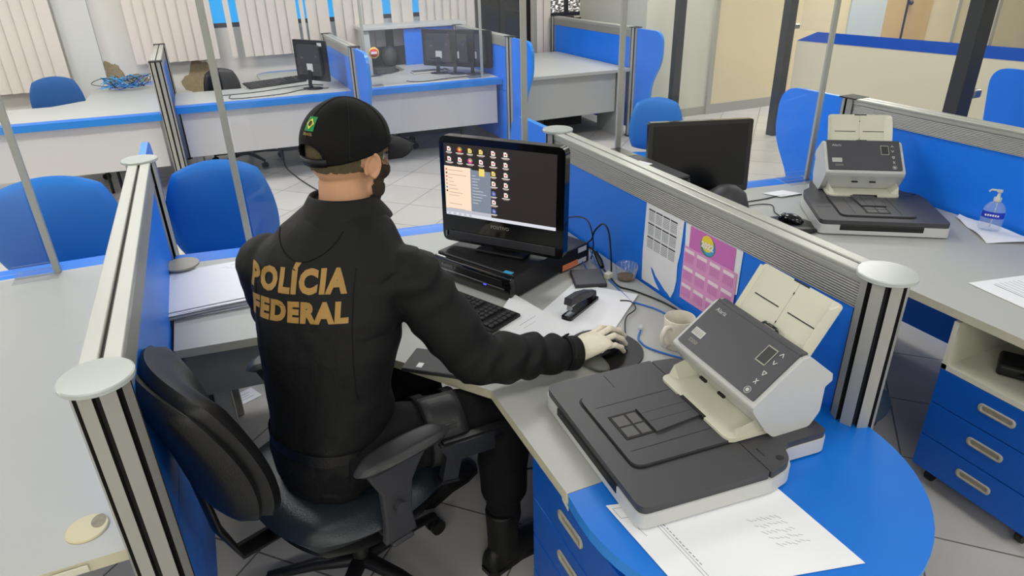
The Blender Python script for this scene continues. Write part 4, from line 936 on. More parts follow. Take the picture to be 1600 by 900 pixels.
def calendar_pink():
    t = thing('wall_calendar', 'pink 2022 calendar with a round green and yellow emblem, taped to the blue partition', 'calendar', (1.372, 1.55, .77))
    mb = MB(); mb.slab([wallq(y, z, .003) for y, z in ((1.690, 1.046), (1.415, 1.046), (1.418, .90), (1.44, .89), (1.67, .90), (1.682, .93))], .0008, (-1, 0, 0)); mb.build('backing_sheet', 'paper', t, world=True)
    mb = MB(); mb.slab([wallq(y, z, .0045) for y, z in ((1.662, 1.044), (1.443, 1.044), (1.443, .965), (1.662, .965))], .0006, (-1, 0, 0), 1)
    mb.slab([wallq(y, z, .0050) for y, z in ((1.685, .968), (1.425, .968), (1.425, .772), (1.685, .772))], .0006, (-1, 0, 0), 0); mb.build('print', ['pink', 'magenta'], t, world=True)
    g = MB()
    for r_ in range(3):
        zt = .960 - r_ * .064
        for c_ in range(4):
            a = 1.680 - c_ * .0645; b = a - .050
            g.slab([wallq(a, zt, .0056), wallq(b, zt, .0056), wallq(b, zt - .012, .0056), wallq(a, zt - .012, .0056)], .0002, (-1, 0, 0), 0)
            for q in range(7):
                ya = a - .003 - q * .007; g.slab([wallq(ya, zt - .016, .0056), wallq(ya - .0022, zt - .016, .0056), wallq(ya - .0022, zt - .046, .0056), wallq(ya, zt - .046, .0056)], .0002, (-1, 0, 0), 1)
    g.build('month_grid', ['pink_light', 'magenta'], t, world=True)
    c = (1.570, 1.006); e = MB()
    for rr, m_, h, dy, dz in ((.036, 0, .0052, 0, -.002), (.030, 2, .0054, -.004, -.004), (.029, 1, .0056, .002, .006)):
        e.slab([wallq(c[0] + dy - rr * math.cos(2 * PI * k / 24), c[1] + dz + rr * .95 * math.sin(2 * PI * k / 24), h) for k in range(24)], .0002, (-1, 0, 0), m_)
    put_text(e, '2022', wallq(c[0] + .030, c[1] - .010, .006), (0, -1, 0), (0, 0, 1), .027, 3, .0012, width=.060)
    e.build('emblem', ['green', 'yellow', 'sticker_blue', 'paper'], t, world=True)
calendar_pink()
# stapler
def stapler():
    a = math.atan2(1.883 - 1.765, 1.165 - .965); t = thing('stapler', 'black stapler standing on the white sheet', 'stapler', (.972, 1.772, DZ + .003), a); L = .19
    MB().prism(rpoly([(-.012, -.021), (L, -.021), (L, .021), (-.012, .021)], .012, 5), 0, .009).build('base', 'black_gloss', t, bevel=.003)
    MB().box((.016, 0, .0105), (.036, .022, .003)).build('anvil', 'steel', t, bevel=.001)
    T = Matrix.Translation((L - .02, 0, .016)) @ Matrix.Rotation(R(9), 4, 'Y') @ Matrix.Translation((-(L - .02), 0, -.016))
    MB(T).bx(.02, L - .02, -.009, .009, .022, .030).build('magazine', 'steel', t)
    MB(T).loft([[(x_, -w_, .024), (x_, w_, .024), (x_, w_ * .9, zt), (x_, -w_ * .9, zt)] for x_, w_, zt in ((-.002, .016, .050), (.06, .016, .056), (.12, .014, .050), (L - .01, .011, .036))], smooth=False).build('arm', 'dark_grey', t, bevel=.004, seg=3)
    MB(T).bx(.008, .018, -.008, .008, .004, .030).build('blade_guide', 'steel', t)
    MB().bx(L - .035, L - .008, -.013, .013, .008, .03).build('hinge', 'black', t, bevel=.003)
stapler()
def mug():
    t = thing('mug', 'cream ceramic mug beside the near scanner', 'mug', (1.205, 1.470, DZ))
    MB().lathe([(0, .0), (.040, 0), (.044, .004), (.0475, .05), (.048, .100), (.0465, .102), (.045, .100), (.0435, .04), (.040, .010), (0, .009)], n=40).build('body', 'ceramic', t)
    d = Vector((-.86, -.22, 0)).normalized(); P = [d * .046 + Vector((0, 0, .082)), d * .066 + Vector((0, 0, .086)), d * .079 + Vector((0, 0, .068)), d * .080 + Vector((0, 0, .045)), d * .070 + Vector((0, 0, .024)), d * .046 + Vector((0, 0, .020))]
    MB().tube(P, [(.0085, .0065)] * 6, 12).build('handle', 'ceramic', t)
    mb = MB(); 
    for k in range(4):
        a = R(-60 + k * 22); c_ = Vector((.0483 * math.cos(a), .0483 * math.sin(a), .074 - k * .004)); mb.box(c_, (.003, .003, .004), rz=a)
    mb.build('chip_mark', 'worn', t)
mug()
def cup():
    t = thing('glass_cup', 'small clear plastic cup with brown dregs by the partition', 'cup', (1.325, 1.955, DZ))
    MB().lathe([(0, .0), (.030, 0), (.034, .003), (.043, .058), (.044, .060), (.0425, .058), (.033, .005), (0, .004)], n=28).build('cup_wall', 'glass', t)
    MB().lathe([(0, .0045), (.0325, .0045), (.034, .013), (0, .012)], n=24).build('dregs', 'tea', t)
    mb = MB()
    for k in range(9):
        a = R(-75 + k * 20); mb.tube([(.034 * math.cos(a), .034 * math.sin(a), .01), (.0425 * math.cos(a), .0425 * math.sin(a), .055)], .0012, 5)
    mb.build('ribs', 'acrylic_edge', t)
cup()
o = MB().box((1.268, 1.99, DZ + .012), (.030, .026, .024), rz=.4).build('plug_adaptor', 'cream_pl', None, bevel=.003); tag(origin(o, (1.268, 1.99, DZ)), 'small cream cube adaptor beside the clear cup', 'adaptor')
# mouse pad, mouse
def mousepad(lab, x, y, a, s=1, m='black'):
    t = thing('mouse_pad', lab, 'mouse pad', (x, y, DZ), a)
    pts = [(.125 * s * math.cos(k * PI / 20) , .112 * s * math.sin(k * PI / 20)) for k in range(0, 41)][:-1]
    MB().prism(pts, .001, .006).build('pad', m, t, bevel=.001)
    MB().ball((0, 0, 0), (.105 * s, .038 * s, .017), 20).build('wrist_rest', mat('gel wrist rest', (96, 98, 88) if s == 1 else (30, 31, 34), .4), t)
    w_ = bpy.data.objects[-1] if False else [c for c in bpy.data.objects if c.parent == t and c.name.startswith('wrist')][0]
    w_.location = (0, -.085 * s, .010)
    return t
mousepad('round black mouse pad with a gel wrist rest under the gloved hand', .985, 1.545, R(-78))
mousepad('round black mouse pad by the right hand scanner', 2.27, 2.10, R(-25), .98)
def mouse(lab, x, y, a, z=DZ + .0065):
    t = thing('computer_mouse', lab, 'mouse', (x, y, z), a)
    mb = MB(); rings = []
    for i in range(11):
        u = i / 10; yy = -.052 + .104 * u; wd = .031 * (math.sin(PI * (.10 + .82 * u))) ** .45; h = .034 * (math.sin(PI * (.07 + .80 * u ** .85))) ** .6
        rings.append([(wd * math.cos(PI * k / 10), yy, h * max(.0, math.sin(PI * k / 10)) ** .8 + .001) for k in range(11)])
    mb.loft(rings); mb.build('shell', 'black_gloss', t)
    MB().tube([(0, .028, .0305), (0, .042, .0245)], .004, 8).build('wheel', 'grey', t)
    return t
mouse('black computer mouse under the gloved hand', .975, 1.530, R(-76))
mouse('glossy black computer mouse on the right hand pad', 2.315, 2.125, R(20))
# slab at the desk chamfer
def phone():
    t = thing('dark_folder', 'flat dark grey device with a small white mark at the desk corner, beyond the lap', 'device', (.485, 1.69, DZ + .001), math.atan2(-.61, .447) + R(14))
    MB().bx(-.10, .09, -.06, .06, 0, .014).build('body', 'dark_grey', t, bevel=.003)
    MB().bx(-.058, -.040, -.045, -.020, .0141, .0146).build('white_mark', 'paper', t, bevel=.002)
phone()
# disc cap near the paper pile
def disc_cap():
    t = thing('desk_post_cap', 'olive grey round disc on a short black stem, behind the paper pile', 'post cap', (-.228, 2.800, DZ))
    MB().lathe([(0, 0), (.040, 0), (.040, .034), (0, .034)], n=24).build('stem', 'groove', t)
    MB().lathe([(0, .034), (.065, .034), (.067, .036), (.066, .042), (0, .042)], n=48, smooth=False).build('disc', mat('olive cap', (160, 156, 138), .35), t)
disc_cap()
def grommet():
    t = thing('cable_grommet', 'cream round cable grommet with a dark opening, in the near left desk', 'grommet', (-.434, 1.402, DZ))
    MB().lathe([(0, 0), (.044, 0), (.044, .002), (.041, .0042), (0, .0042)], n=48, smooth=False).build('ring', mat('yellowed plastic', (206, 196, 158), .4), t)
    MB().prism([(.024 + .017 * math.cos(a) * (1 if math.cos(a) < 0 else .75), .012 + .022 * math.sin(a)) for a in [2 * PI * k / 20 for k in range(20)]], .0046, .005).build('opening', 'worn', t)
grommet()
# hand gel
def gel():
    t = thing('hand_gel_bottle', 'clear pump bottle of hand gel with a blue label on a paper towel', 'bottle', (2.975, 1.655, DZ + .012), R(-62))
    prof = [(0, 0), (.034, 0), (.037, .004), (.037, .075), (.033, .10), (.022, .118), (.013, .124), (.012, .130), (0, .130)]
    MB().lathe(prof, n=28, sx=1.15, sy=.8).build('bottle_wall', 'bottle', t)
    mb = MB(); rings = [[(.0428 * math.cos(a), -.0302 * math.sin(a), z) for a in [R(15 + 150 * k / 14) for k in range(15)]] for z in (.056, .084)]
    mb.loft(rings, cap=False, closed=False); lb = mb.build('label', 'navyblue', t)
    mb = MB(); 
    for k in range(6): mb.bx(-.028 + k * .009, -.022 + k * .009, -.0310, -.0300, .066, .074)
    mb.build('label_text', 'paper', lb)
    MB().lathe([(0, .124), (.014, .124), (.015, .128), (.015, .142), (.007, .146), (.005, .168), (0, .168)], n=20).build('pump_collar', 'white_pl', t)
    MB().bx(-.010, .010, -.008, .008, .166, .176).tube([(0, 0, .172), (-.030, 0, .172), (-.036, 0, .163)], .0045, 8).build('pump_nozzle', 'white_pl', t, bevel=.002)
    MB().tube([(0, 0, .01), (.004, 0, .12)], .002, 6).build('dip_tube', 'white_pl', t)
gel()
# cables on the near desk
def zz(pts, z=DZ + .004): return [(x, y, z) for x, y in pts]
cable('network_cable', [(1.31, 2.243, .80), (1.285, 2.13, .76)] + zz([(1.27, 2.043), (1.255, 1.93), (1.243, 1.84), (1.239, 1.78), (1.262, 1.734), (1.285, 1.68), (1.30, 1.58), (1.32, 1.45)]), .003, 'ethernet', 'blue network cable running from behind the monitor past the mug')
def eth_end():
    t = thing('network_cable', 'loose blue network cable with a clear plug, in front of the mug', 'cable', (1.15, 1.595, DZ))
    cable('cord', zz([(1.150, 1.595), (1.118, 1.56), (1.109, 1.535), (1.113, 1.483), (1.177, 1.385), (1.25, 1.35), (1.32, 1.36)]), .003, 'ethernet', parent=t)
    MB().box((1.157, 1.607, DZ + .008), (.022, .012, .008), rz=R(50)).build('plug', 'acrylic_edge', t, world=True)
eth_end()
cable('power_cable', zz([(1.29, 2.06), (1.275, 1.99), (1.262, 1.905), (1.294, 1.844), (1.333, 1.727), (1.345, 1.62)]), .0032, 'black', 'black cable lying around the clear cup and along the partition')
cable('mouse_cable', zz([(1.20, 1.80), (1.23, 1.775), (1.214, 1.722), (1.161, 1.692), (1.125, 1.65), (1.085, 1.585)], DZ + .008), .0022, 'black', 'thin black mouse cable curving from the sheet to the pad')
cable('power_cable', [(1.27, 2.36, .86), (1.30, 2.28, .885), (1.305, 2.224, .886), (1.30, 2.18, .86), (1.30, 2.162, .80), (1.29, 2.16, .745)], .003, 'black', 'short black cable drooping right behind the lit monitor')
cable('power_cable', [(1.26, 2.25, .77), (1.30, 2.19, .81), (1.30, 2.157, .865), (1.30, 2.105, .912), (1.30, 2.072, .915), (1.30, 2.048, .89), (1.30, 2.03, .82), (1.30, 2.02, .74)], .0035, 'black', 'black cable standing up in a tall loop by the blue partition')
def plugcord():
    t = thing('power_plug', 'thick black power plug with its cord between the monitor and the clear cup', 'plug', (1.30, 2.10, DZ))
    cable('cord', [(1.24, 2.27, .80), (1.29, 2.18, .79), (1.30, 2.14, .775)], .004, 'black', parent=t)
    MB().tube([(1.300, 2.145, .778), (1.295, 2.10, .758), (1.285, 2.065, .748)], [.009, .012, .009], 10).build('plug_body', 'black', t, world=True)
plugcord()
cable('network_cable', [(1.27, 2.26, .78), (1.24, 2.14, .75)] + zz([(1.225, 2.05), (1.23, 1.96)]), .0028, 'ethernet', 'short blue cable beside the flat dark grey box')
# right station cables and shelf clutter
cable('mouse_cable', zz([(2.325, 2.175), (2.34, 2.25), (2.40, 2.33), (2.36, 2.37), (2.27, 2.37), (2.18, 2.30), (2.10, 2.33)]), .0024, 'black', 'thin black mouse cable on the right hand desk')
cable('power_cable', zz([(2.10, 2.42), (2.20, 2.44), (2.30, 2.43), (2.42, 2.42), (2.55, 2.42), (2.66, 2.38), (2.72, 2.30)]), .003, 'black', 'black scanner cable crossing the right hand desk')
random.seed(2)
P = [(2.30 + .05 * math.cos(i * 1.7) * random.uniform(.6, 1.3) + .05, .99 + .075 * math.sin(i * 1.7), .527 + .008 * (i % 4) + .01) for i in range(16)]
cable('cable_coil', P, .005, 'black', 'coil of black cable in the open pedestal shelf')
o = MB().box((2.36, 1.10, .545), (.12, .09, .045), rz=.5).build('power_supply', 'black', None, bevel=.012, seg=3); tag(origin(o, (2.36, 1.10, .522)), 'black power supply block at the back of the open pedestal shelf', 'power supply')
o = MB().ball((2.34, .97, .56), (.055, .04, .035), 14).build('headset_pad', 'grey', None); tag(origin(o, (2.34, .97, .522)), 'rounded grey item behind the cable coil in the open shelf', 'item')
sheet('crumpled white paper in the open pedestal shelf', [(2.24, .98), (2.33, 1.02), (2.36, .86), (2.27, .84)], .56, curl=lambda u, v: .02 * math.sin(4 * u + 3 * v), name='crumpled_paper')
# far clutter
random.seed(8)
for i, (m_, lab) in enumerate((('ethernet', 'blue cable looping in the heap on the far left desk'), ('black', 'black cable looping in the heap on the far left desk'), ('sticker_blue', 'light blue cable looping in the heap on the far left desk'))):
    P = []
    for k in range(26):
        a = k * .75 + i * 2; rr = random.uniform(.4, 1); P.append((-.72 + .22 * rr * math.cos(a) + (.04 * (k % 5) - .08), 7.93 + .13 * rr * math.sin(a), DZ + .010 + .10 * abs(math.sin(a * 1.3 + i)) ** 2 + .006 * i + (k % 3) * .01))
    cable('cable_tangle', P, .0032, m_, lab)
for lab, P in (('thin black cord along the far lone monitor desk', [(.12, 7.02), (.44, 7.04), (.69, 7.13), (.95, 7.2), (1.08, 7.1)]), ('second thin dark cord nearer the edge of the far lone monitor desk', [(.2, 6.98), (.22, 6.78), (.64, 6.80), (.85, 6.93), (1.1, 6.9)]), ('thin dark cord on the far three monitor desk', [(1.88, 6.89), (1.93, 6.80), (2.07, 6.76), (2.32, 6.82), (2.64, 6.84)]), ('pale cord beside the blue wing on the far three monitor desk', [(1.40, 6.9), (1.45, 7.05), (1.52, 6.95), (1.50, 6.80)])):
    cable('cord', zz(P), .004, 'black' if 'pale' not in lab else 'white_pl', lab)
t_ = keyboard('black keyboard propped on edge near the lone far monitor', .66, 7.42, R(20), .62, .16); t_.rotation_euler[0] = R(12)
t_.location.z = DZ + .016
for x0, x1, y, lab in ((.56, 1.05, 7.29, 'grey cable tray under the far lone monitor desk'), (1.86, 2.62, 7.27, 'grey cable tray under the far three monitor desk')):
    o = MB().bx(x0, x1, y - .04, y + .04, .09, .20).bx(x0 + .02, x0 + .05, y - .02, y + .02, 0, .09).bx(x1 - .05, x1 - .02, y - .02, y + .02, 0, .09).build('cable_tray', 'grey', None, bevel=.004); tag(origin(o, (x0, y, 0)), lab, 'cable tray')
cable('floor_cord', [(.60, 7.25, .10), (.58, 7.0, .01), (.62, 6.6, .006), (.72, 6.1, .006), (.85, 5.7, .006)], .006, 'black', 'thin black cord trailing over the floor behind the cap')
cable('floor_cord', [(1.62, 5.05, .006), (1.78, 5.10, .006), (1.95, 5.06, .006), (2.1, 5.1, .006)], .006, 'ethernet', 'short blue cord on the bright floor between the desk rows')
cable('floor_cord', [(.75, 1.95, .006), (.95, 1.90, .006), (1.10, 2.0, .006), (1.3, 1.95, .006)], .004, 'black', 'black cord on the floor under the desk beside the drawers')

# ================================================================== THE SEATED PERSON
def azv(a): return Vector((math.sin(R(a)), math.cos(R(a)), 0))
def azr(a): return Vector((math.cos(R(a)), -math.sin(R(a)), 0))
def body_ring(c, a, b, az, n=40, p=2.3, tilt=0, back=0):
    f, r_ = azv(az), azr(az); out = []
    for k in range(n):
        t = 2 * PI * k / n; ct, st = math.cos(t), math.sin(t)
        x = a * abs(ct) ** (2 / p) * (1 if ct >= 0 else -1); y = b * abs(st) ** (2 / p) * (1 if st >= 0 else -1)
        out.append(Vector(c) + r_ * x + f * y + Vector((0, 0, tilt * y)))
    return out
def voxel(o, size, smooth=3):
    m = o.modifiers.new('remesh', 'REMESH'); m.mode = 'VOXEL'; m.voxel_size = size; m.use_smooth_shade = True
    if smooth: s_ = o.modifiers.new('smooth', 'SMOOTH'); s_.iterations = smooth; s_.factor = .5
    return bake(o)
def shift(o, fn):
    me = o.data; ns = [v.normal.copy() for v in me.vertices]
    for v, n_ in zip(me.vertices, ns): v.co = v.co + n_ * fn(v.co, n_)
    me.update()
TORSO = [((.125, 1.625, .545), .170, .145, 62), ((.13, 1.628, .62), .182, .148, 58), ((.142, 1.632, .72), .178, .140, 52), ((.155, 1.638, .83), .180, .138, 46),
         ((.170, 1.648, .94), .194, .140, 41), ((.188, 1.662, 1.04), .206, .136, 37), ((.205, 1.678, 1.115), .212, .126, 35), ((.224, 1.696, 1.18), .190, .112, 35), ((.243, 1.712, 1.23), .150, .098, 37), ((.258, 1.726, 1.265), .108, .086, 42), ((.270, 1.737, 1.29), .080, .076, 48)]
RS, RE, RW = Vector((.385, 1.585, 1.115)), Vector((.535, 1.502, .850)), Vector((.842, 1.494, .792))
LS, LE, LW = Vector((.065, 1.812, 1.125)), Vector((.075, 1.935, .865)), Vector((.40, 2.10, .790))
HR, KR, AR = Vector((.19, 1.54, .625)), Vector((.645, 1.575, .610)), Vector((.610, 1.535, .11))
HL, KL, AL = Vector((.09, 1.72, .625)), Vector((.47, 1.945, .610)), Vector((.50, 1.93, .11))
def mix(a, b, t): return a * (1 - t) + b * t
HC = Vector((.312, 1.772, 1.392)); HAZ = 61; HP = R(-9)
TH = Matrix.Translation(HC) @ Matrix.Rotation(R(-HAZ), 4, 'Z') @ Matrix.Rotation(HP, 4, 'X') @ Matrix.Scale(1.13, 4)
# hand description (forward, thumb side, up) in metres
FING = {'index': [(.080, .028, .010), (.118, .031, .014), (.146, .030, .000), (.166, .026, -.020)], 'middle': [(.085, .008, .014), (.128, .009, .018), (.160, .007, .001), (.180, .005, -.022)],
        'ring': [(.080, -.013, .010), (.118, -.016, .011), (.144, -.020, -.007), (.158, -.021, -.027)], 'little': [(.070, -.031, .003), (.100, -.038, .000), (.120, -.041, -.014), (.131, -.040, -.030)],
        'thumb': [(.022, .026, -.006), (.055, .047, -.012), (.085, .053, -.020), (.108, .048, -.026)]}
def hand_mb(mb, Wp, az, side=1, k=1.0, fat=0):
    f = azv(az); s_ = -azr(az) * side; up = Vector((0, 0, 1)); g = lambda q: Wp + (f * q[0] + s_ * q[1] + up * q[2]) * k
    rings = []
    for (fw, sd, uz, wd, h) in ((-.030, 0, .000, .031 , .025), (.0, 0, 0, .032, .024), (.025, .002, .002, .039, .024), (.055, .001, .006, .045, .021), (.082, -.001, .008, .044, .015), (.094, -.001, .006, .036, .010)):
        rings.append([g((fw, sd + (wd + fat) * math.cos(2 * PI * j / 20), uz + (h + fat) * math.sin(2 * PI * j / 20))) for j in range(20)])
    mb.loft(rings)
    for nm, pts in FING.items():
        r0 = {'thumb': .0135, 'little': .0095, 'ring': .0105, 'middle': .011, 'index': .011}[nm] + fat
        P = [g(q) for q in pts]; mb.tube([P[0], mix(P[0], P[1], .5), P[1], mix(P[1], P[2], .5), P[2], P[3]], [r0 * 1.05, r0 * .98, r0, r0 * .93, r0 * .95, r0 * .78], 12); mb.ball(P[3], r0 * .80, 12)
        for q in (P[1], P[2]): mb.ball(q, r0 * 1.02, 12)
HANDAZ = 76
HW = RW + Vector((.012, .004, -.004))
def person():
    mb = MB()
    # head, facing local +y
    h = MB(TH)
    h.ball((0, -.012, .020), (.076, .096, .098), 28); h.ball((0, .022, -.040), (.060, .066, .078), 24); h.ball((0, .046, -.100), (.038, .038, .028), 20)
    h.ball((0, .076, .020), (.052, .018, .016), 16); h.ball((0, .050, .040), (.062, .045, .050), 20)
    for s_ in (-1, 1):
        h.ball((s_ * .038, .062, -.030), (.022, .022, .022), 14); h.ball((s_ * .046, .030, -.072), (.020, .034, .026), 14)
        e = Matrix.Rotation(s_ * R(-22), 3, 'Z') @ Matrix.Rotation(R(-8), 3, 'X')
        h.ball((s_ * .079, -.004, -.012), (.0060, .016, .026), 16, rot=e)
        P = [Vector((s_ * .081, -.004, -.012)) + e @ Vector((s_ * .004, .017 * math.cos(a), .028 * math.sin(a))) for a in [R(-70 + 25 * k) for k in range(13)]]
        h.tube(P, .0042, 8)
        h.ball((s_ * .078, .003, -.036), (.0055, .008, .009), 12)
    h.tube([(0, .084, .018), (0, .094, .000), (0, .106, -.020), (0, .108, -.030)], [.008, .010, .013, .010], 12); h.ball((.010, .094, -.030), .009, 10); h.ball((-.010, .094, -.030), .009, 10)
    h.ball((0, .086, -.056), (.024, .012, .007), 14); h.ball((0, .084, -.068), (.021, .012, .008), 14)
    o = len(mb.v); mb.v += h.v; mb.f += [tuple(i + o for i in q) for q in h.f]; mb.m += h.m; mb.sm += h.sm
    nb = TH @ Vector((0, -.018, -.055)); 
    mb.tube([(.235, 1.700, 1.12), (.262, 1.728, 1.22), (.280, 1.745, 1.29), tuple(nb)], [.078, .070, .067, .066], 24)
    # trunk and limbs, under the clothes
    mb.loft([body_ring(c, a - .03, b - .03, az) for c, a, b, az in TORSO[:9]])
    for S, E_, W_ in ((RS, RE, RW), (LS, LE, LW)): mb.tube([S, mix(S, E_, .5), E_, mix(E_, W_, .4), mix(E_, W_, .85), W_], [.052, .048, .040, .041, .030, .027], 16); mb.ball(S, .055, 16); mb.ball(E_, .04, 14)
    for H_, K_, A_ in ((HR, KR, AR), (HL, KL, AL)): mb.tube([H_, mix(H_, K_, .5), K_], [.080, .072, .056], 18); mb.ball(K_, .056, 14); mb.tube([K_, mix(K_, A_, .3), mix(K_, A_, .8), A_], [.050, .050, .034, .030], 16); mb.ball(A_, .030, 12); mb.tube([A_ + Vector((-.02, 0, -.05)), A_ + Vector((.09, .03, -.065))], [(.024, .020), (.022, .014)], 12)
    hand_mb(mb, HW, HANDAZ, 1, 1.19, -.0045); hand_mb(mb, LW + Vector((.01, .0, -.0)), 60, -1, .97, -.0018)
    p = mb.build('person', 'skin'); voxel(p, .0036, 2)
    tag(p, 'person in black jacket and cap sitting back to camera, gloved hand on a mouse', 'person')
    inv = TH.inverted()
    # --- hair and beard grown from the head surface
    me = p.data; loc = [inv @ v.co for v in me.vertices]; nrm = [v.normal.copy() for v in me.vertices]
    def region(name, test, off, m, jit=0):
        used = {}; vs = []; fs = []
        for f in me.polygons:
            c = sum((loc[i] for i in f.vertices), Vector()) / len(f.vertices)
            if test(c):
                q = []
                for i in f.vertices:
                    if i not in used: used[i] = len(vs); vs.append(me.vertices[i].co + nrm[i] * (off + jit * noise.noise(me.vertices[i].co * 260)))
                    q.append(used[i])
                fs.append(tuple(q))
        b = MB(); b.add(vs, fs, 0, True); o_ = b.build(name, m, p); return o_
    nz = lambda c, k=70: noise.noise(c * k) * .006
    def beard(c):
        if c.length > .20: return False
        n_ = nz(c)
        if c.z < -.140 or c.z > -.018 + n_: return False
        if abs(c.x) < .045 and c.y > .055 and c.z > -.046:      # bare cheeks and nose, moustache kept
            return False
        if abs(c.x) < .018 and c.y > .07 and -.076 < c.z < -.050: return False
        back = .026 - .35 * max(0, -c.z - .035)
        return c.y > back + n_ and (abs(c.x) > .040 or c.y > .05 or c.z < -.075)
    side = lambda c: abs(c.x) > .045 and .022 + nz(c) < c.y < .045 + nz(c) and -.035 < c.z < .03
    def hair(c):
        n_ = nz(c); ear = abs(c.x) > .070 and -.03 < c.y < .02 and c.z < .022
        return c.length < .17 and not ear and c.y < .05 + n_ and c.z > (-.022 + n_ - .012 * max(0, -c.y * 8)) 
    region('beard', beard, .0022, 'hair', .0018); region('sideburn', side, .0012, 'hair_thin', .0008); region('hair', hair, .0018, 'hair_thin', .0012)
    # --- eyes and brows
    for s_ in (-1, 1):
        MB(TH).ball((s_ * .030, .0700, .0), .0105, 14).build('eye', mat('eye white %d' % s_, (226, 222, 214), .2), p)
        MB(TH).tube([(s_ * .014, .092, .021), (s_ * .030, .092, .026), (s_ * .048, .076, .022)], [.0028, .0034, .002], 8).build('eyebrow', 'hair', p)
    # --- jacket
    j = MB(); j.loft([body_ring(c, a, b, az) for c, a, b, az in TORSO])
    def sleeve(S, E_, W_, cs):
        j.ball(S + Vector((0, 0, -.01)), (.088, .088, .082), 20)
        j.tube([S, mix(S, E_, .35), mix(S, E_, .75), E_, mix(E_, W_, .25), mix(E_, W_, .55), mix(E_, W_, .85), W_ + (W_ - E_).normalized() * .012], [.088, .085, .080, .077, .074, .066, .054, .048], 28)
        j.ball(E_, .074, 18)
    sleeve(RS, RE, RW, 1); sleeve(LS, LE, LW, -1)
    j.ball(mix(RS, Vector(TORSO[6][0]), .45) + Vector((0, 0, .01)), (.11, .11, .085), 20); j.ball(mix(LS, Vector(TORSO[6][0]), .45) + Vector((0, 0, .01)), (.11, .11, .085), 20)
    jk = j.build('jacket', 'jacket', p); voxel(jk, .0055, 8)
    ax = (RE - RS).normalized(); ax2 = (RW - RE).normalized()
    def folds(co, n_):
        d = .0045 * noise.noise(co * 9) + .0022 * noise.noise(co * 22)
        # gathered folds around elbow and forearm, draped folds at the arm pit and waist
        for (A, B, amp, fr) in ((RS, RE, .0095, 34), (RE, RW, .0095, 40), (LS, LE, .005, 34), (LE, LW, .005, 40)):
            e = B - A; t = (co - A).dot(e) / e.length_squared; dist = ((co - A) - e * t).length
            if -.1 < t < 1.12 and dist < .12:
                ph = noise.noise(co * 7) * 3.0; k = max(0, 1 - dist / .12) ** .3
                s_ = math.sin(t * e.length * fr * 2 + ph + 2 * noise.noise(co * 13)); wgt = max(0, noise.noise(co * 5 + Vector((3, 1, 7))) + .45)
                d += amp * s_ * wgt * k * (1 if t < .93 else .2)
        if co.z < 1.0 and (co - Vector((.155, 1.64, co.z))).length < .24:
            side_ = (co - Vector((.155, 1.64, co.z))).normalized().dot(azr(45)); 
            if side_ > .2: d += .006 * side_ * math.sin((co.z * 38) + 3 * noise.noise(co * 6) + co.x * 14) * max(0, noise.noise(co * 4) + .5)
        return d
    shift(jk, folds)
    # storm flap seam across the upper back, collar, cuff, strap
    bvh = BVHTree.FromPolygons([v.co.copy() for v in jk.data.vertices], [tuple(f.vertices) for f in jk.data.polygons])
    BAZ = 35
    def on_back(x, z, lift=.0015, az=BAZ):
        """x right across the back, z height -> point on the jacket surface"""
        c = Vector((.195, 1.668, 0)) + azr(az) * x; o_ = Vector((c.x, c.y, z)) - azv(az) * .6
        hit, nn, i, d_ = bvh.ray_cast(o_, azv(az))
        if hit is None: return None
        return hit + nn * lift
    def seam(pts, r_=.0016, name='seam', m='capcloth'):
        P = [on_back(*q, .0004) for q in pts]; P = [q for q in P if q is not None]
        if len(P) > 2: MB().tube(P, r_, 6).build(name, m, jk)
    arc = []
    for k in range(31):
        u = k / 30; x = -.13 + .20 * u; arc.append((x, 1.245 - .065 * math.sin(PI * u) ** .7))
    seam(arc, .0022)
    seam([(.115, 1.17 - .33 * k / 30 + 0) for k in range(31)], .0014)
    seam([(-.155 - .01 * math.sin(k / 5), 1.15 - .25 * k / 30) for k in range(31)], .0012)
    def lettering(word, xc, zb, size, width):
        vs, fs = text_geo(word, size, .0040, 'LEFT', 0, 1.16); x0 = min(v.x for v in vs); x1 = max(v.x for v in vs); sc = width / (x1 - x0)
        # refine triangles so that the letters bend with the cloth
        import bmesh
        bm = bmesh.new(); V = [bm.verts.new((v.x, v.y, 0)) for v in vs]
        for q in fs:
            try: bm.faces.new([V[i] for i in q])
            except ValueError: pass
        bmesh.ops.triangulate(bm, faces=bm.faces)
        for _ in range(4):
            ed = [e for e in bm.edges if e.calc_length() > size * .16]
            if not ed: break
            bmesh.ops.subdivide_edges(bm, edges=ed, cuts=1); bmesh.ops.triangulate(bm, faces=bm.faces)
        out = []; ok = True
        for v in bm.verts:
            q = on_back(xc - width / 2 + (v.co.x - x0) * sc, zb + v.co.y + .045 * ((v.co.x - x0) * sc - width), .0016); out.append(q)
        idx = {v: i for i, v in enumerate(bm.verts)}; F = [tuple(idx[v] for v in f.verts) for f in bm.faces]
        F = [q for q in F if all(out[i] is not None for i in q)]; out = [q if q is not None else Vector() for q in out]
        bm.free(); b = MB(); b.add(out, F, 0, True); return b.build('lettering', 'gold', jk)
    lettering('POLÍCIA', -.042, 1.120, .070, .285); lettering('FEDERAL', -.036, 1.053, .062, .285)
    # collar: stand and fall
    cc = Vector((.276, 1.742, 1.268)); fz = 50
    def cring(z, rr, dz_back=.0, k=1.0): return [cc + azr(fz) * rr * math.cos(t) + azv(fz) * rr * 1.06 * math.sin(t) + Vector((0, 0, z + dz_back * (-math.sin(t)) * .5 - .020 * (math.sin(t) > .2) * (math.sin(t) - .2))) for t in [R(100 + 340 * i / 40) for i in range(41)]]
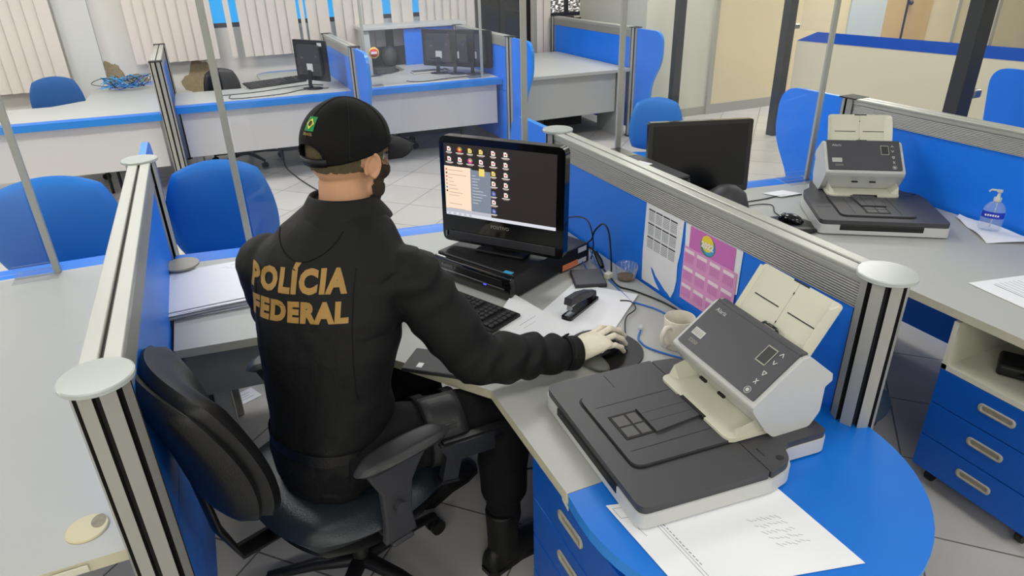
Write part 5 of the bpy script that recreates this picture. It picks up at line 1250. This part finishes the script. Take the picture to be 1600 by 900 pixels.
    cb = MB(); cb.loft([cring(-.030, .122, .000), cring(-.024, .121, .004), cring(.002, .107, .012), cring(.026, .090, .018), cring(.036, .084, .020), cring(.034, .079, .020), cring(-.02, .076, .0)], closed=False, cap=False)
    co_ = cb.build('collar', 'jacket', jk); s_ = co_.modifiers.new('solid', 'SOLIDIFY'); s_.thickness = .003; ss = co_.modifiers.new('sub', 'SUBSURF'); ss.levels = 1; ss.render_levels = 1
    for W_, E_ in ((RW, RE), (LW, LE)):
        d = (W_ - E_).normalized(); MB().tube([W_ - d * .030, W_ + d * .014, W_ + d * .016, W_ + d * .004], [.051, .0465, .042, .036], 28).build('cuff', 'jacket', jk)
    d = (RW - RE).normalized(); tb = RW - d * .018 + Vector((0, .030, .040)); MB().box(tb, (.034, .024, .006), rot=Euler((R(-38), R(-12), R(12)))).build('cuff_tab', 'capcloth', jk, bevel=.002)
    # sleeve pocket flap on the upper arm
    # --- trousers
    tm = MB(); tm.loft([body_ring((.12, 1.625, .53), .165, .14, 66), body_ring((.125, 1.625, .60), .172, .145, 64), body_ring((.13, 1.628, .68), .165, .135, 60), body_ring((.135, 1.63, .72), .155, .125, 58)])
    for H_, K_, A_ in ((HR, KR, AR), (HL, KL, AL)):
        tm.tube([H_ - (K_ - H_).normalized() * .05, mix(H_, K_, .3), mix(H_, K_, .7), K_], [.100, .100, .090, .080], 24); tm.ball(K_ + Vector((.0, 0, -.004)), .082, 18)
        tm.tube([K_, mix(K_, A_, .35), mix(K_, A_, .62), mix(K_, A_, .66)], [.080, .080, .076, .070], 22); tm.tube([mix(K_, A_, .60), mix(K_, A_, .9)], [.064, .050], 20)
    tr = tm.build('trousers', 'trouser', p); voxel(tr, .006, 6)
    shift(tr, lambda co, n_: .004 * noise.noise(co * 10) + .0045 * math.sin(co.x * 60 + 4 * noise.noise(co * 7) + co.z * 30) * max(0, noise.noise(co * 5) + .4))
    MB().loft([body_ring((.133, 1.63, .655), .178, .148, 59), body_ring((.135, 1.63, .69), .178, .148, 58)], cap=False).build('belt', 'boot', p)
    # --- boots
    for A_, az in ((AR, 74), (AL, 62)):
        f = azv(az); b = MB(); base = Vector((A_.x, A_.y, 0)); rings = []
        b.tube([A_ + Vector((0, 0, .13)), A_ + Vector((0, 0, .05)), A_ + Vector((0, 0, -.03)), A_ + Vector((0, 0, -.07))], [.056, .053, .052, .050], 22)
        for (d_, w_, h) in ((-.075, .026, .05), (-.06, .038, .075), (0, .042, .10), (.07, .042, .085), (.13, .050, .062), (.18, .046, .048), (.205, .030, .034)):
            c = base + f * d_; rings.append([c + azr(az) * w_ * math.cos(t) + Vector((0, 0, max(.012, .012 + h * max(0, math.sin(t)) ** .8))) for t in [PI * k / 14 for k in range(15)]])
        b.loft(rings); bo = b.build('boot', 'boot', p); voxel(bo, .005, 4)
        so = MB(); so.prism([(base + f * d_ + azr(az) * w_).to_2d()[:] for d_, w_ in ((-.08, -.02), (-.08, .02), (-.05, .042), (.05, .040), (.13, .052), (.19, .046), (.212, .02), (.212, -.02), (.19, -.046), (.13, -.052), (.05, -.040), (-.05, -.042))], .001, .018); so.build('sole', 'black', bo, bevel=.003)
    # --- gloves
    g = MB(); hand_mb(g, HW, HANDAZ, 1, 1.19, -.0006); gl = g.build('glove', 'glove', p); voxel(gl, .0019, 3)
    shift(gl, lambda co, n_: .0008 * noise.noise(co * 45) + .0007 * noise.noise(co * Vector((120, 60, 90)).x / 100 * 80))
    MB().tube([HW - azv(HANDAZ) * .03, HW - azv(HANDAZ) * .018, HW - azv(HANDAZ) * .006], [(.040, .033), (.0405, .0335), (.038, .031)], 24).build('glove_cuff', 'glove', gl)
    g = MB(); hand_mb(g, LW + Vector((.01, 0, 0)), 60, -1, 1.0, 0); gl = g.build('glove', 'glove', p); voxel(gl, .0022, 3)
    # --- cap
    cap_c = Vector((0, -.010, .030)); ra, rb, rc = .0865, .1085, .100
    def edge(y): return .016 + .27 * y
    def cp(phi, t, off=0):
        """phi round the head (90deg = front), t 0 at the edge .. 1 on top"""
        cphi, sphi = math.cos(phi), math.sin(phi); ye = (rb * sphi * .96) + cap_c.y; ze = edge(ye) - cap_c.z
        s0 = math.asin(max(-.9, min(.9, ze / rc))); el = s0 + (PI / 2 - s0) * t; bul = 1 + .03 * math.sin(PI * min(1, t * 1.3)) * (1 if sphi > 0 else .4)
        return cap_c + Vector(((ra + off) * math.cos(el) * cphi * bul, (rb + off) * math.cos(el) * sphi * bul, (rc + off) * math.sin(el)))
    NU, NV = 120, 34; vs = [cp(2 * PI * i / NU, j_ / NV) for j_ in range(NV) for i in range(NU)] + [cp(0, 1)]; fs = []
    for j_ in range(NV - 1):
        for i in range(NU):
            k = (i + 1) % NU; ph = math.degrees(2 * PI * (i + .5) / NU); da = (ph - 270) / 27.0; dt = (j_ + .5) / NV
            if abs(da) < 1 and .085 < dt < .085 + .165 * math.sqrt(1 - da * da): continue
            fs.append((j_ * NU + i, j_ * NU + k, (j_ + 1) * NU + k, (j_ + 1) * NU + i))
    fs += [((NV - 1) * NU + i, (NV - 1) * NU + (i + 1) % NU, NV * NU) for i in range(NU)]
    cpm = MB(TH); cpm.add(vs, fs, 0, True); cap_o = cpm.build('cap', 'capcloth', p); s_ = cap_o.modifiers.new('solid', 'SOLIDIFY'); s_.thickness = .0028; s_.offset = 1
    MB(TH).ball(cp(0, 1), (.007, .007, .0045), 12).build('top_button', 'capcloth', cap_o)
    for k in range(6):
        ph = PI / 2 + k * PI / 3
        MB(TH).tube([cp(ph, .04 + (.26 if k == 3 else 0) + (.94 - (.26 if k == 3 else 0)) * q / 16, .0030) for q in range(17)], .0010, 6).build('panel_seam', 'visor', cap_o)
    hole = [cp(R(270 + 27 * math.cos(a)), .085 + .165 * math.sin(a), .003) for a in [PI * k / 24 for k in range(25)]]
    MB(TH).tube(hole, .0022, 6).build('opening_binding', 'capcloth', cap_o)
    MB(TH).loft([[cp(R(270 + 31 * (-1 + 2 * k / 16)), t, o2) for k in range(17)] for t, o2 in ((0.0, .004), (.0, .0062), (.085, .0062), (.085, .004))], closed=False, cap=False).build('back_strap', 'boot', cap_o)
    vz = MB(TH); top = []; bot = []
    for i in range(25):
        u = -1 + i / 12; ph = PI / 2 - u * R(54); b0 = cp(ph, .02, .002); L_ = .078 * math.sqrt(max(.0, 1 - abs(u) ** 2.6)); row = []
        for q in range(9):
            v = q / 8; row.append(b0 + Vector((u * .012 * v * L_ / .073, L_ * v, -.006 * v - .16 * L_ * v * v - .030 * u * u * v)))
        top.append(row)
    nn_ = 9; V = [q for r_ in top for q in r_]; F = [(i * nn_ + j_, (i + 1) * nn_ + j_, (i + 1) * nn_ + j_ + 1, i * nn_ + j_ + 1) for i in range(24) for j_ in range(8)]
    vz.add(V, F, 0, True); vo = vz.build('visor', 'visor', cap_o); s_ = vo.modifiers.new('solid', 'SOLIDIFY'); s_.thickness = .0035; s_.offset = 0
    # flag patch with the country name
    fl = MB(TH); P0, T0 = 273.0, .46
    def fp(x, y, off=.0036): return cp(R(P0 + x), T0 + y * .01, off)
    def patch_(pts, m_, off): fl.add([fp(x, y, off) for x, y in pts], [tuple(range(len(pts)))], m_)
    GX, GY = 9.0, 8.0
    N_ = 6
    for i in range(N_):
        for k in range(N_):
            x0, x1 = -GX + 2 * GX * i / N_, -GX + 2 * GX * (i + 1) / N_; y0, y1 = -GY + 2 * GY * k / N_, -GY + 2 * GY * (k + 1) / N_; patch_([(x0, y0), (x1, y0), (x1, y1), (x0, y1)], 0, .0038)
    for sgn in (1, -1):
        for i in range(4):
            x0, x1 = sgn * GX * .8 * i / 4, sgn * GX * .8 * (i + 1) / 4; y0, y1 = GY * .75 * (1 - i / 4), GY * .75 * (1 - (i + 1) / 4); q = [(x0, -y0), (x1, -y1), (x1, y1), (x0, y0)]; patch_(q if sgn > 0 else q[::-1], 1, .0045)
    patch_([(GX * .38 * math.cos(2 * PI * k / 16), GY * .38 * math.sin(2 * PI * k / 16)) for k in range(16)], 2, .0054)
    fl.build('flag_patch', ['green', 'yellow', mat('flag navy', (24, 34, 60), .7)], cap_o)
    vs_, fs_ = text_geo('BRASIL', 1, .01); x0 = min(v.x for v in vs_); x1 = max(v.x for v in vs_)
    tx = MB(TH); tx.add([fp(-GX + (v.x - x0) / (x1 - x0) * 2 * GX, -GY - 4.6 + v.y * 4.2, .0045) for v in vs_], fs_, 0, True); tx.build('country_text', 'gold', cap_o)
    # --- holster on the right thigh
    d = (KR - HR).normalized(); n_ = Vector((d.y, -d.x, 0)).normalized(); up = Vector((0, 0, 1)); c = mix(HR, KR, .52)
    def tp(a, b, h=0): return c + d * a + up * b + n_ * (.098 + h)
    hs = MB(); rings = []
    for a in (-.055, -.03, .03, .055): rings.append([c + d * a + (n_ * math.cos(t) + up * math.sin(t)) * .103 for t in [R(-50 + 12 * k) for k in range(13)]])
    V = [q for r_ in rings for q in r_]; F = [(i * 13 + k, (i + 1) * 13 + k, (i + 1) * 13 + k + 1, i * 13 + k + 1) for i in range(3) for k in range(12)]
    hs.add(V, F, 0, True); ho = hs.build('thigh_holster', 'holster', p); s_ = ho.modifiers.new('solid', 'SOLIDIFY'); s_.thickness = .006; s_.offset = 1
    for a in (-.045, .045):
        so_ = MB().loft([[c + d * (a + e_) + (n_ * math.cos(t) + up * math.sin(t)) * .1035 for t in [R(15 * k) for k in range(24)]] for e_ in (-.016, .016)], cap=False).build('leg_strap', 'trouser', ho); so_.modifiers.new('solid', 'SOLIDIFY').thickness = .003
    MB().slab([tp(-.045, .028, .036), tp(.12, .028, .036), tp(.12, -.030, .036), tp(-.02, -.030, .036)], .040, n_).build('holster_shell', 'holster', ho, bevel=.007, seg=3)
    for b in (.05, .062): MB().slab([tp(-.02, b + .014, .004), tp(.02, b + .014, .004), tp(.02, b + .010, .006), tp(-.02, b + .010, .006)], .004, n_).build('slot', 'groove', ho)
    # the pistol sits in it: a thing of its own
    g = thing('pistol', 'black pistol holstered on the right thigh of the seated person, grip hanging down', 'pistol', tuple(tp(-.05, -.12, .02)), 0)
    G = lambda a, b, h: tp(a + .052, b + .004, h)
    MB().slab([G(-.085, .030, .028), G(.135, .030, .028), G(.135, .004, .028), G(-.080, .004, .028)], .024, n_).build('slide', 'gun', g, world=True, bevel=.003)
    sr = MB()
    for k in range(6): sr.slab([G(-.078 + k * .007, .026, .0288), G(-.075 + k * .007, .026, .0288), G(-.073 + k * .007, .008, .0288), G(-.076 + k * .007, .008, .0288)], .002, n_)
    sr.build('serration', 'steel', g, world=True) if False else sr.build('serration', 'groove', g, world=True)
    MB().slab([G(-.075, .004, .029), G(-.028, .004, .029), G(-.036, -.045, .029), G(-.052, -.108, .029), G(-.098, -.100, .029), G(-.085, -.045, .029)], .028, n_).build('grip', 'holster', g, world=True, bevel=.006, seg=3)
    MB().slab([G(-.046, -.104, .031), G(-.104, -.096, .031), G(-.106, -.106, .031), G(-.047, -.114, .031)], .032, n_).build('magazine_base', 'gun', g, world=True, bevel=.003)
    MB().tube([G(-.030, .002, .015), G(.010, -.002, .015), G(.014, -.024, .015), G(-.014, -.032, .015), G(-.038, -.030, .015)], .004, 8).build('trigger_guard', 'gun', g, world=True)
    origin(p, (.16, 1.66, 0))
    for ch in [q for q in bpy.data.objects if q.parent == p]: ch.location = Vector(ch.location) - Vector((.16, 1.66, 0))
    return p
person()
